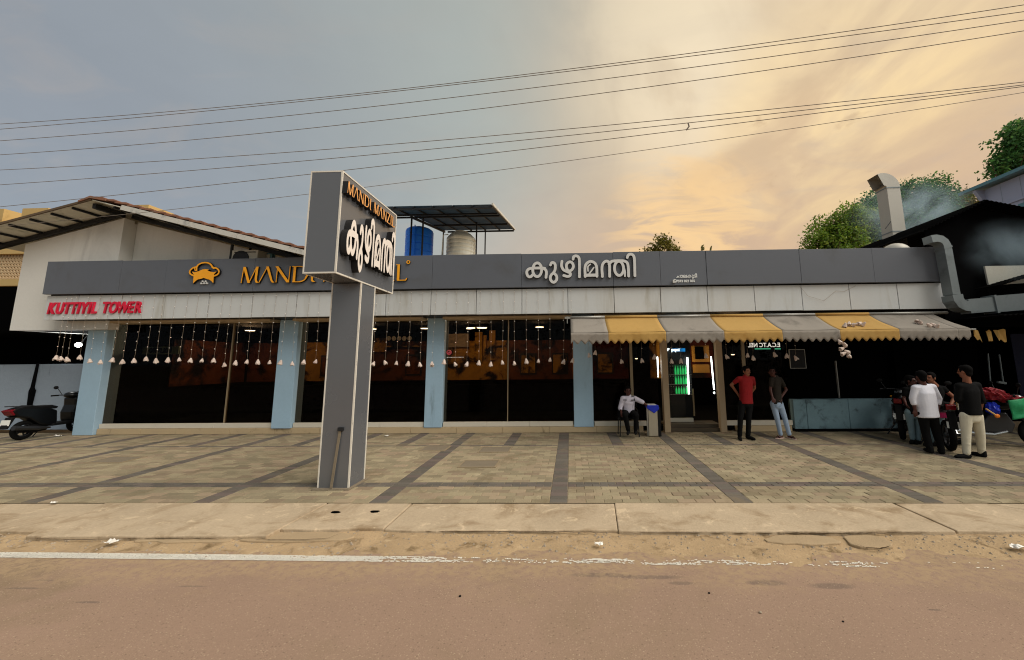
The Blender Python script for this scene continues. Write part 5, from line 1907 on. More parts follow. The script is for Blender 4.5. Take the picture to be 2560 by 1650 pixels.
box('window_glass', 'house_glass', hs2, HX - .062, wy1 - 3.0, 5.9, HX - .052, wy1 - .18, 7.08)


# ================================================================== TREES
def tree(name, base, lumps, nleaf, leaf, lm, label, cat='tree', group=None, trunk_r=.25, droop=0.0, seed=1):
    r_ = random.Random(seed)
    bx, by, bz = base
    t = root(name, base, label, cat, group)
    # limbs
    tm_ = MB()
    top = Vector((bx, by, bz))
    cz_ = sum(l[0][2] for l in lumps) / len(lumps)
    fork = Vector((bx, by, bz + (cz_ - bz) * .55))
    tm_.tube([top, top.lerp(fork, .5) + Vector((.1, .05, 0)), fork], [trunk_r, trunk_r * .8, trunk_r * .62], 9)
    for c, rad in lumps:
        c = Vector(c)
        mid = fork.lerp(c, .5) + Vector((r_.gauss(0, .15), r_.gauss(0, .15), .1))
        tm_.tube([fork, mid, c], [trunk_r * .45, trunk_r * .28, trunk_r * .08], 6)
        for _ in range(4):
            e = c + Vector((r_.gauss(0, .5) * rad[0], r_.gauss(0, .5) * rad[1], r_.gauss(0, .4) * rad[2]))
            tm_.tube([c.lerp(mid, .3), e], [trunk_r * .12, trunk_r * .03], 5)
    tm_.build('trunk', 'bark', t)
    cr = MB()
    vol = [l[1][0] * l[1][1] * l[1][2] for l in lumps]
    for (c, rad), v in zip(lumps, vol):
        n = int(nleaf * v / sum(vol))
        k = 0
        while k < n:
            d = Vector((r_.gauss(0, 1), r_.gauss(0, 1), r_.gauss(0, 1))).normalized()
            q = r_.random() ** .33
            edge = .80 + .55 * mnoise.noise(d * 2.3 + Vector(c)) + .34 * mnoise.noise(d * 6.0 + Vector(c))
            p = Vector(c) + Vector((d.x * rad[0], d.y * rad[1], d.z * rad[2])) * (q * edge)
            if mnoise.noise(p * (1.6 / max(.5, leaf * 4))) < -.16:      # gaps
                k += .4
                continue
            tn = r_.random()
            for _ in range(3):
                pp = p + Vector((r_.gauss(0, leaf * .7), r_.gauss(0, leaf * .7), r_.gauss(0, leaf * .5)))
                a = Vector((r_.gauss(0, 1), r_.gauss(0, 1), r_.gauss(0, .6) - droop)).normalized() * leaf * r_.uniform(.7, 1.3)
                b = a.cross(Vector((r_.gauss(0, 1), r_.gauss(0, 1), r_.gauss(0, 1)))).normalized() * leaf * .32
                cr.add([pp, pp + a * .45 + b, pp + a, pp + a * .45 - b], [(0, 1, 2, 3)], min(.999, max(0, tn + r_.gauss(0, .12))))
            k += 1
    o = cr.build('crown', lm, t)
    return t


def lumps_px(pts, Y):
    """crown lumps from (px, py, radius in metres, depth offset)"""
    out = []
    for px, py_, r_, dy_ in pts:
        q = P(px, py_, Y + dy_)
        out.append(((q.x, q.y, q.z), (r_, r_ * .9, r_ * .85)))
    return out


tree('broad_tree', (17.2, 24, -.3), lumps_px([(2040, 605, 1.1, 0), (2075, 575, 1.3, .5), (2115, 590, 1.5, 0), (2130, 545, 1.3, 0), (2165, 560, 1.5, 1), (2090, 625, 1.6, 0)], 24), 5200, .17, 'leaf',
     'bushy green tree rising over the fascia just before the chimney', group='trees behind the restaurant', seed=3)
tree('broad_tree', (21.5, 25, -.3), lumps_px([(2190, 530, 1.8, 0), (2215, 512, 1.5, .4), (2255, 505, 1.9, .5), (2305, 496, 2.0, 0), (2345, 500, 1.6, 0), (2260, 570, 2.3, 0), (2340, 555, 2.2, 0), (2200, 590, 2.0, 0)], 25.5), 9000, .18, 'leaf_deep',
     'dark green tree in the smoke between the chimney and the shed roof', group='trees behind the restaurant', seed=4)
tree('broad_tree', (25.8, 27, -.3), lumps_px([(2375, 515, 1.3, 0), (2400, 505, 1.2, 0), (2425, 525, 1.2, 0), (2405, 540, 1.6, 0)], 27), 1900, .18, 'leaf_dry',
     'thin brownish tree showing between the shed ridge and the blue house', group='trees behind the restaurant', seed=5)
tree('small_tree', (6.0, 26, -.3), lumps_px([(1655, 608, .75, 0), (1640, 622, .6, 0), (1672, 618, .6, .3), (1620, 632, .45, 0), (1690, 630, .4, 0)], 26), 420, .20, 'leaf_dry',
     'single small treetop peeping over the middle of the fascia', trunk_r=.1, seed=6)
tree('tall_tree', (30, 26, -.3), lumps_px([(2530, 350, 1.3, 0), (2555, 390, 1.4, 0), (2575, 340, 1.6, 0), (2500, 400, .9, 0), (2490, 425, .8, 0), (2545, 415, 1.4, 0), (2600, 330, 1.9, 0)], 26), 2600, .28, 'leaf_deep',
     'tall tree with drooping leaves behind the blue house roof', trunk_r=.35, droop=.5, seed=7)
spr = root('roof_weed', (7.2, 15, 4.3), 'two thin weed sprigs poking above the fascia beside the small treetop', 'weed')
sb = MB()
for px, h in ((1753, 8), (1757, 10), (1774, 6)):
    A, B = P(px, 630, 14.8), P(px + R.gauss(0, 2), 625 - h, 14.8)
    sb.tube([A - Vector((0, 0, .4)), A, B], .012, 4)
    for _ in range(5):
        q = A.lerp(B, R.random())
        sb.add([q, q + Vector((.07, 0, .04)), q + Vector((.09, .02, .1)), q + Vector((.02, 0, .06))], [(0, 1, 2, 3)])
sb.build('stem', 'leaf_dry', spr)

# ================================================================== SMOKE over the kitchen
sm = bpy.data.materials.new('smoke')
sm.use_nodes = True
T = NT(sm.node_tree)
tcn = T.n('TexCoord')
v = tcn.outputs['Object']
ln = T.vmath('LENGTH', v)
fall = T.math('POWER', T.ramp(ln, 1.0, 0.05), 1.4)
nz = T.noise(T.n('NewGeometry').outputs['Position'], 0.9, 4, .6, .8)
den = T.math('MULTIPLY', T.math('MULTIPLY', fall, T.ramp(nz, .34, .66)), 1.25)
pv_ = T.n('VolumePrincipled')
pv_.inputs['Color'].default_value = (.62, .80, .92, 1)
T.link(den, pv_.inputs['Density'])
pv_.inputs['Anisotropy'].default_value = .2
T.link(pv_.outputs[0], T.n('OutputMaterial').inputs['Volume'])
MATS['smoke'] = sm
for px, py_, Y, r_, nm in ((2285, 540, 14.5, (2.9, 1.2, 1.8), 'roof'), (2535, 625, 8.7, (1.5, .28, .9), 'shed')):
    c = P(px, py_, Y)
    o = link(bpy.data.objects.new('smoke', MB().ell((0, 0, 0), (1, 1, 1), 20, 12).mesh('smoke', 'smoke')))
    fixnormals(o.data)
    o.location = c
    o.scale = r_
    tag(o, kind='stuff')

# ================================================================== POWER LINES
wires = [([(0, 310), (1280, 190), (2560, 12)], 'topmost power cable across the whole sky'), ([(0, 323), (1280, 195), (2560, 29)], 'power cable just below the topmost one, almost touching it'),
         ([(0, 352), (1280, 226), (2560, 50)], 'third power cable down from the top of the sky'), ([(0, 387), (1280, 262), (2560, 77)], 'lowest of the upper set of power cables'),
         ([(0, 425), (1280, 335), (2560, 205)], 'uppermost of the lower set of power cables'), ([(0, 462), (1280, 353), (2560, 212)], 'cable of the lower set that carries a short tie'),
         ([(0, 517), (1280, 377), (2560, 216)], 'cable of the lower set that passes just over the gable ridge'), ([(0, 566), (1280, 421), (2560, 231)], 'lowest power cable, passing behind the pylon top')]
for pts, lb in wires:
    far = 'behind the pylon' in lb
    def on_plane(px, py_):
        d = ray(px, py_)
        a, b = (5.9, -.111) if not far else (7.6, -.09)     # Y = a + b X
        t = a / (d.y - b * d.x)
        return CAM + d * t
    q = [np.array(on_plane(*p)) for p in pts]
    x0_, x1_ = q[0][0], q[2][0]
    cfz = np.polyfit([w[0] for w in q], [w[2] for w in q], 2)
    cfy = np.polyfit([w[0] for w in q], [w[1] for w in q], 1)
    path = []
    for x in np.linspace(x0_ - 6, x1_ + 5, 46):
        path.append((x, np.polyval(cfy, x), np.polyval(cfz, x)))
    tag(MB().tube(path, .0056, 5).build('power_cable', 'cable', smooth=True), lb, 'cable', 'power cables above the street')
    if 'short tie' in lb:
        a = on_plane(1720, 307)
        b = on_plane(1716, 325)
        tag(MB().tube([a, (a + b) / 2 + Vector((.03, 0, 0)), b], .012, 5).build('cable_tie', 'cable'), 'short tie joining two lower power cables', 'cable tie')


# ================================================================== PEOPLE
def remesh(o, vox, it=3):
    md = o.modifiers.new('skin', 'REMESH')
    md.mode = 'VOXEL'
    md.voxel_size = vox
    md.use_smooth_shade = True
    s2 = o.modifiers.new('soft', 'SMOOTH')
    s2.factor = .5
    s2.iterations = it
    return o


def man(label, Y, J, face, skin='skin', shirt='cloth_black', trousers='cloth_black', shoe='rubber', sleeve=.55, hem=.06, hair='hair', slim=1.0, toes=None, slippers=False, head_tilt=0.0, long_trouser=True, thick=1.0):
    """J: joint name -> (px, py, depth offset) followed on the photograph at depth Y; face: 0 looks at the street, pi away"""
    p = {k: P(v[0], v[1], Y + (v[2] if len(v) > 2 else 0)) for k, v in J.items()}
    fv = Vector((math.sin(face), -math.cos(face), 0))
    sv = Vector((fv.y, -fv.x, 0))
    up = Vector((0, 0, 1))
    H = p['head']
    shm = (p['shL'] + p['shR']) / 2
    hpm = (p['hipL'] + p['hipR']) / 2
    b = MB()
    rot = math.atan2(fv.y, fv.x) + math.pi / 2
    # head: skull, face, jaw, nose, ears
    b.ell(H + up * .022 - fv * .010, (.074, .092, .094), 16, 10, rot)
    b.ell(H - up * .035 + fv * .018, (.058, .066, .078), 14, 8, rot)
    b.ell(H - up * .078 + fv * .045, (.034, .032, .028), 10, 6, rot)
    b.capsule(H + fv * .085 + up * .012, H + fv * .100 - up * .022, .009, .015, 8, 3)
    b.ell(H + fv * .074 + up * .030, (.05, .016, .012), 10, 6, rot)
    for s in (-1, 1):
        b.ell(H + sv * s * .078 - fv * .006 - up * .006, (.011, .022, .032), 8, 6, rot)
    b.capsule(H - up * .07 - fv * .012, shm + up * .03 + (shm - hpm).normalized() * 0.0, .052 * slim, .062 * slim)
    # trunk under the clothes
    hw = (p['shR'] - p['shL']).length / 2
    hv = max(.085, (p['hipR'] - p['hipL']).length / 2 + .035)
    ax = (p['shR'] - p['shL']).normalized()
    ax = Vector((ax.x, ax.y, 0)).normalized() if abs(ax.z) > .3 else ax
    dp = ax.cross(up).normalized()
    wst = shm.lerp(hpm, .62)
    b.loft([(shm + up * .01, hw * .80, .06), (shm - up * .10, hw * .92, .085), (wst, hw * .82, .082), (hpm, hv * .98, .085), (hpm - up * .05, hv * .8, .075)], ax, dp)
    b.capsule(p['shL'], p['shR'], .05 * slim)
    for k in 'LR':
        b.capsule(p['sh' + k], p['el' + k], .046 * slim, .037 * slim)
        b.capsule(p['el' + k], p['wr' + k], .038 * slim, .026 * slim)
        # hand: palm, four fingers, thumb
        d = (p['wr' + k] - p['el' + k]).normalized()
        side = d.cross(fv if abs(d.dot(fv)) < .9 else up).normalized()
        nrm = side.cross(d)
        pe = p['wr' + k] + d * .075
        for q in (-1, 0, 1):
            b.capsule(p['wr' + k] + d * .015 + side * q * .010, pe + side * q * .022, .020, .014, 8, 3)
        for i, L in enumerate((.058, .070, .065, .050)):
            f0 = pe + side * (i - 1.5) * .020
            f1 = f0 + d * L * .55 + nrm * L * .12
            f2 = f1 + d * L * .40 + nrm * L * .38
            b.capsule(f0, f1, .0095, .009, 7, 3)
            b.capsule(f1, f2, .009, .0075, 7, 3)
        tb0 = p['wr' + k] + d * .028 - side * .026
        b.capsule(tb0, tb0 + d * .032 - side * .022, .012, .010, 7, 3)
        b.capsule(tb0 + d * .032 - side * .022, tb0 + d * .06 - side * .020 + nrm * .01, .010, .008, 7, 3)
        b.capsule(p['hip' + k], p['kn' + k], .074 * slim, .052 * slim)
        b.capsule(p['kn' + k], p['an' + k], .052 * slim, .034 * slim)
        tv = toes[k] if toes else fv
        tv = Vector(tv).normalized()
        heel = Vector((p['an' + k].x, p['an' + k].y, p['an' + k].z - .035)) - tv * .02
        b.capsule(heel, heel + tv * .13 - up * .015, .034, .026, 10, 3)
        b.capsule(heel + tv * .10 - up * .012, heel + tv * .17 - up * .02, .030, .02, 10, 3)
    o = b.build('person', skin)
    remesh(o, .0085, 2)
    tag(o, label, 'person')
    # hair
    hb_ = MB()
    hb_.ell(H + up * .042 - fv * .026, (.083, .094, .092), 16, 10, rot)
    hb_.ell(H + up * .085 + fv * .025, (.062, .055, .035), 12, 8, rot)
    hb_.ell(H - up * .02 - fv * .06, (.068, .045, .07), 12, 8, rot)
    for s in (-1, 1):
        hb_.ell(H + sv * s * .068 + up * .03 + fv * .012, (.016, .035, .045), 8, 6, rot)
    remesh(hb_.build('hair', hair, o), .012, 2)
    for s in (-1, 1):
        MB().ell(H + sv * s * .030 + fv * .080 + up * .012, (.012, .008, .007), 8, 6, rot).build('eye', 'eye', o, smooth=True)
        MB().ell(H + sv * s * .030 + fv * .086 + up * .032, (.018, .006, .004), 8, 5, rot).build('eyebrow', hair, o, smooth=True)
    MB().ell(H + fv * .083 - up * .048, (.022, .008, .006), 8, 5, rot).build('mouth', 'lip', o, smooth=True)
    # shirt
    s_ = MB()
    k_ = slim * thick
    hemc = hpm - up * hem
    s_.loft([(shm + up * .045, hw * .55, .060), (shm + up * .02, hw * .90, .078), (shm - up * .10, hw * 1.0, .112 * k_), (shm.lerp(hemc, .45), hw * .93 * thick, .120 * k_), (shm.lerp(hemc, .75), max(hw * .90, hv) * thick, .122 * k_),
             (hemc, max(hw * .97, hv * 1.16) * thick, .126 * k_), (hemc - up * .006, max(hw * .95, hv * 1.13) * thick, .122 * k_)], ax, dp)
    s_.capsule(p['shL'], p['shR'], .066 * slim)
    s_.capsule(shm + up * .015, shm + up * .055, .074 * slim, .060 * slim)
    for k in 'LR':
        sl = sleeve if not isinstance(sleeve, dict) else sleeve[k]
        e = p['sh' + k].lerp(p['el' + k], min(1, sl))
        s_.capsule(p['sh' + k], e, .062 * slim, .056 * slim)
        if sl > 1:
            s_.capsule(p['el' + k], p['el' + k].lerp(p['wr' + k], sl - 1), .054 * slim, .046 * slim)
    remesh(s_.build('shirt', shirt, o), .013, 3)
    # trousers
    t_ = MB()
    t_.loft([(hpm + up * .10, hv * .96, .098), (hpm + up * .02, hv * 1.06, .112), (hpm - up * .07, hv * 1.0, .105), (hpm - up * .11, hv * .8, .085)], ax, dp)
    for k in 'LR':
        kn, an = p['kn' + k], p['an' + k]
        t_.capsule(p['hip' + k], kn, .090 * slim, .066 * slim)
        t_.capsule(kn, an + (kn - an).normalized() * .02, .066 * slim, .054 * slim)
        if long_trouser:
            for q in (.25, .5, .8):
                c = kn.lerp(an, q)
                t_.ell(c + Vector((R.gauss(0, .006), R.gauss(0, .006), 0)), (.062 * slim - q * .004, .062 * slim - q * .004, .022), 10, 5)
    remesh(t_.build('trousers', trousers, o), .012, 2)
    for k in 'LR':
        tv = Vector(toes[k] if toes else fv).normalized()
        sd = Vector((tv.y, -tv.x, 0))
        an = p['an' + k]
        z0 = an.z - .085
        f_ = MB()
        if slippers:
            base = Vector((an.x, an.y, z0 + .010)) - tv * .06
            outline = []
            for a in range(16):
                th = 2 * math.pi * a / 16
                outline.append(base + tv * (.10 + .145 * math.cos(th)) + sd * (.048 + .008 * math.cos(th)) * math.sin(th))
            f_.prism(outline, (0, 0, .016))
            so = f_.build('slipper', 'slipper', o)
            c = base + tv * .16 + up * .03
            MB().tube([c + sd * .045 - up * .012, c + up * .035, c - sd * .045 - up * .012], .009, 6).build('strap', 'rubber', so)
        else:
            base = Vector((an.x, an.y, z0 + .045)) - tv * .025
            f_.capsule(base, base + tv * .15 - up * .004, .047, .038, 10, 3)
            f_.capsule(base + up * .03, base + up * .06 - tv * .005, .045, .042, 10, 3)
            f_.capsule(base + tv * .10 - up * .008, base + tv * .20 - up * .012, .040, .030, 10, 3)
            remesh(f_.build('shoe', shoe, o), .010, 2)
    return o, p


def zx(ox, oy, k):
    return lambda x, y, d=0.0: (ox + x / k, oy + y / k, d)


PI = math.pi
# man in red polo shirt by the right door post
z = zx(1780, 900, 7.333)
man('standing man in a red polo shirt and black trousers, hands behind his back', 9.15,
    dict(head=z(632, 208), shL=z(492, 345), shR=z(738, 345), elL=z(352, 455, .08), elR=z(778, 510, .12), wrL=z(478, 630, .13), wrR=z(690, 640, .17),
         hipL=z(560, 780), hipR=z(690, 780), knL=z(520, 1060, -.03), knR=z(672, 1060, -.03), anL=z(508, 1395), anR=z(664, 1380)), .35, 'skin_mid', 'cloth_red', 'cloth_black', sleeve=.55, hem=.02, slim=.95,
    toes={'L': (-.3, -1, 0), 'R': (.35, -1, 0)})
# man in olive tee and light jeans
man('standing man in a dark olive tee and pale blue jeans with slippers', 9.25,
    dict(head=z(1100, 218), shL=z(1092, 350), shR=z(1244, 350, .03), elL=z(1070, 540, -.02), elR=z(1362, 545, .06), wrL=z(1110, 690, -.12), wrR=z(1270, 685, -.04),
         hipL=z(1128, 800), hipR=z(1240, 800), knL=z(1192, 1070, -.02), knR=z(1332, 1060), anL=z(1260, 1372), anR=z(1420, 1372)), -.35, 'skin_dark', 'cloth_olive', 'denim', sleeve=.62, hem=-.0, slim=.88,
    toes={'L': (-1, -.45, 0), 'R': (.25, -1, 0)}, slippers=True)
# seated guard
z = zx(1560, 900, 7.335)
o, p = man('seated guard in a white uniform shirt and black trousers resting an arm on the bin', 9.6,
    dict(head=z(72, 572, .0), shL=z(-20, 705), shR=z(200, 705), elL=z(-70, 880, -.02), elR=z(335, 770, -.06), wrL=z(-45, 985, -.18), wrR=z(425, 835, -.08),
         hipL=z(30, 965, .06), hipR=z(150, 965, .06), knL=z(20, 1010, -.34), knR=z(225, 1010, -.34), anL=z(80, 1290, -.20), anR=z(215, 1285, -.22)), .1, 'skin_dark', 'cloth_lilac', 'cloth_black', sleeve={'L': 1.25, 'R': 1.15}, hem=.0, slim=1.0,
    toes={'L': (-.25, -1, 0), 'R': (-.2, -1, 0)})
for px in (15, 165):
    c = P(*zx(1560, 900, 7.335)(px, 735)[:2], 9.47)
    MB().box(c.x - .045, c.y - .012, c.z - .008, c.x + .045, c.y + .02, c.z + .010).build('name_badge', 'cloth_black', o)
c = p['shR'] + Vector((-.03, 0, .06))
MB().bar(c + Vector((-.06, -.04, 0)), c + Vector((.05, .0, -.02)), .05, .012).build('epaulette', 'cloth_black', o)
MB().tube([c + Vector((.0, -.05, -.03)), c + Vector((.01, -.11, -.12)), c + Vector((.0, -.10, -.28))], .008, 6).build('lanyard', 'cloth_black', o)

z = zx(2200, 880, 5.133)
man('man in a loose white shirt seen from behind among the parked bikes', 7.75,
    dict(head=z(520, 320), shL=z(452, 462), shR=z(672, 452), elL=z(418, 600, .02), elR=z(752, 600, .02), wrL=z(448, 735, -.0), wrR=z(745, 730, .0),
         hipL=z(545, 790), hipR=z(665, 790), knL=z(585, 1030, .03), knR=z(725, 1030, .03), anL=z(640, 1240), anR=z(790, 1250)), PI - .1, 'skin_dark', 'cloth_white', 'cloth_black', sleeve=1.45, hem=.06, slim=1.04, thick=1.14,
    toes={'L': (.3, 1, 0), 'R': (.5, .9, 0)})
man('man in a black tee and teal jeans reaching towards a bike, face turned aside', 8.35,
    dict(head=z(645, 335), shL=z(650, 470, .05), shR=z(808, 470), elL=z(640, 620), elR=z(952, 585, -.05), wrL=z(660, 740), wrR=z(890, 715, -.12),
         hipL=z(650, 790), hipR=z(765, 790), knL=z(640, 980), knR=z(720, 980), anL=z(655, 1150), anR=z(745, 1150)), -1.25, 'skin_mid', 'cloth_black', 'denim_teal', sleeve=.25, hem=.0, slim=.98,
    toes={'L': (-1, -.2, 0), 'R': (-1, -.3, 0)})
man('person in dark clothes and light jeans, mostly hidden behind the white shirt', 8.65,
    dict(head=z(395, 372), shL=z(322, 480), shR=z(470, 480), elL=z(305, 600), elR=z(500, 600), wrL=z(330, 660, -.1), wrR=z(480, 690, -.1),
         hipL=z(370, 780), hipR=z(470, 780), knL=z(400, 960), knR=z(490, 960), anL=z(420, 1120), anR=z(492, 1130)), .5, 'skin_dark', 'cloth_black', 'denim_teal', sleeve=.6, hem=.02, slim=.9,
    toes={'L': (-.8, -.6, 0), 'R': (-.8, -.6, 0)})
o, p = man('man in a black shirt and cream trousers seen from behind beside the green bag', 7.42,
    dict(head=z(1085, 255), shL=z(1010, 440), shR=z(1240, 430), elL=z(1000, 610, .02), elR=z(1300, 610, .02), wrL=z(1090, 700, .22), wrR=z(1290, 740, .18),
         hipL=z(1105, 820), hipR=z(1235, 820), knL=z(1105, 1050), knR=z(1285, 1050, .04), anL=z(1110, 1305), anR=z(1305, 1290, .10)), PI + .35, 'skin_mid', 'cloth_black', 'cream_trouser', sleeve=1.2, hem=-.03, slim=1.06,
    toes={'L': (-1, .1, 0), 'R': (-.2, 1, 0)})
a, b_ = P(*z(1008, 430)[:2], 7.5), P(*z(1035, 745)[:2], 7.5)
mb = MB()
mb.prism([(a.x, 7.50, a.z), (a.x + .035, 7.50, a.z - .12), (b_.x + .035, 7.49, b_.z), (b_.x - .035, 7.49, b_.z), (a.x - .03, 7.50, a.z - .25)], (0, .03, 0))
tag(mb.build('cloth_strip', 'cream_trouser', bevel=.006), 'narrow cream cloth hanging at the elbow of the man in black', 'cloth')
a = P(*z(1090, 640)[:2], 7.75)
tag(MB().box(a.x - .07, 7.72, a.z - .12, a.x + .06, 7.86, a.z + .10).build('cardboard_box', 'bamboo', bevel=.008), 'small brown cardboard box behind the man in black', 'box')


# ================================================================== VEHICLES
def wheel(parent, x, r, w, spokes=0, rim_m='rim'):
    tb_ = MB()
    n, m = 28, 8
    vs, fs = [], []
    rr = w / 2
    for i in range(n):
        a = 2 * math.pi * i / n
        for k in range(m):
            b = 2 * math.pi * k / m
            q = r - rr + rr * math.cos(b)
            vs.append((x + q * math.cos(a), rr * math.sin(b), r + q * math.sin(a)))
    for i in range(n):
        for k in range(m):
            fs.append((i * m + k, ((i + 1) % n) * m + k, ((i + 1) % n) * m + (k + 1) % m, i * m + (k + 1) % m))
    t = tb_.add(vs, fs).build('tyre', 'rubber', parent, smooth=True)
    rb = MB()
    rb.lathe([(r - w * .95, -w * .3), (r - w * .8, -w * .36), (r - w * .8, w * .36), (r - w * .95, w * .3)], (x, 0, r), 28, 'Y')
    rb2 = MB()
    rb2.lathe([(.05, -w * .5), (.05, w * .5)], (x, 0, r), 12, 'Y')
    for s in range(spokes):
        a = 2 * math.pi * s / spokes
        rb2.bar((x + .04 * math.cos(a), 0, r + .04 * math.sin(a)), (x + (r - w * .85) * math.cos(a), 0, r + (r - w * .85) * math.sin(a)), .02 if spokes < 9 else .006, .03 if spokes < 9 else .006, (0, 1, 0))
    rb2.build('hub', rim_m, t)
    rg = MB()
    vs, fs = [], []
    for i in range(28):
        a = 2 * math.pi * i / 28
        for q, y in ((r - w * .98, -w * .3), (r - w * .82, -w * .34), (r - w * .82, w * .34), (r - w * .98, w * .3)):
            vs.append((x + q * math.cos(a), y, r + q * math.sin(a)))
    for i in range(28):
        for k in range(4):
            fs.append((i * 4 + k, ((i + 1) % 28) * 4 + k, ((i + 1) % 28) * 4 + (k + 1) % 4, i * 4 + (k + 1) % 4))
    rg.add(vs, fs).build('rim', rim_m, t)
    return t


def side_prism(parent, name, m, pts, w, bevel=.02):
    return MB().prism([(x, -w / 2, z) for x, z in pts], (0, w, 0)).build(name, m, parent, bevel=bevel)


def fork_angle(a, b):
    return math.atan2(b[1] - a[1], b[0] - a[0])


def scooter(loc, rz, label):
    t = empty('parked_scooter', loc, label, 'scooter', None, rz)
    wheel(t, -.60, .25, .11, 5)
    wheel(t, .62, .25, .10, 5)
    side_prism(t, 'body_shell', 'vehicle_black', [(-.98, .80), (-.80, .86), (-.2, .78), (-.02, .70), (.02, .36), (-.14, .28), (-.38, .36), (-.62, .56), (-.86, .62)], .28, .04)
    side_prism(t, 'seat', 'plastic_black', [(-.86, .84), (-.62, .90), (-.42, .86), (-.16, .86), (-.0, .80), (-.04, .74), (-.3, .77), (-.84, .79)], .27, .03)
    side_prism(t, 'engine', 'plastic_black', [(-.72, .34), (-.30, .38), (-.12, .30), (-.16, .18), (-.40, .16), (-.70, .20)], .20, .03)
    side_prism(t, 'floorboard', 'plastic_black', [(-.12, .28), (.38, .28), (.46, .40), (.38, .36), (-.1, .35)], .34, .015)
    side_prism(t, 'front_apron', 'vehicle_black', [(.34, .34), (.46, .38), (.56, .60), (.66, .74), (.60, .86), (.44, 1.00), (.34, 1.02), (.36, .80), (.30, .60)], .36, .05)
    MB().ell((.40, 0, 1.08), (.17, .17, .095), 16, 10).build('handlebar_cowl', 'vehicle_black', t, smooth=True)
    MB().ell((.54, 0, 1.10), (.06, .11, .075), 14, 8).build('headlamp', 'plastic_black', t, smooth=True)
    MB().tube([(.30, -.36, 1.08), (.38, -.18, 1.08), (.38, .18, 1.08), (.30, .36, 1.08)], .015, 8).build('handlebar', 'steel_dark', t)
    for s in (-1, 1):
        MB().tube([(.28, s * .24, 1.08), (.24, s * .39, 1.07)], .020, 8).build('grip', 'rubber', t)
        mr = MB().ell((.30, s * .36, 1.30), (.018, .070, .050), 12, 8).build('mirror', 'plastic_black', t, smooth=True)
        MB().tube([(.34, s * .22, 1.10), (.32, s * .33, 1.27)], .008, 6).build('mirror_stalk', 'steel_dark', mr)
        MB().ell((.63, s * .13, .74), (.05, .035, .03), 10, 6).build('indicator', 'amber', t, smooth=True)
        MB().tube([(.45, s * .085, .9), (.60, s * .085, .27)], .022, 8).build('fork', 'steel_dark', t)
    side_prism(t, 'front_fender', 'vehicle_black', [(.36, .44), (.50, .54), (.70, .55), (.88, .44), (.92, .36), (.80, .46), (.62, .50), (.46, .46)], .14, .015)
    side_prism(t, 'tail_lamp', 'red_lens', [(-1.02, .80), (-.90, .83), (-.80, .74), (-.92, .66)], .23, .02)
    side_prism(t, 'rear_fender', 'plastic_black', [(-.92, .62), (-.84, .62), (-.96, .34), (-1.02, .34)], .16, .01)
    MB().hexa([(-.975, -.10, .42), (-.975, .10, .42), (-.955, .10, .56), (-.955, -.10, .56)], [(-.987, -.10, .42), (-.987, .10, .42), (-.967, .10, .56), (-.967, -.10, .56)]).build('number_plate', 'plate', t)
    MB().tube([(-.15, -.15, .25), (-.45, -.17, .28), (-.95, -.18, .36)], [.025, .055, .06], 10).build('exhaust', 'rim', t)
    MB().tube([(-.10, .12, .26), (-.14, .26, .01)], .012, 6).build('side_stand', 'steel_dark', t)
    MB().tube([(-.72, -.14, .88), (-.95, -.1, .90), (-.95, .1, .90), (-.72, .14, .88)], .013, 6).build('grab_rail', 'steel_dark', t)
    return t


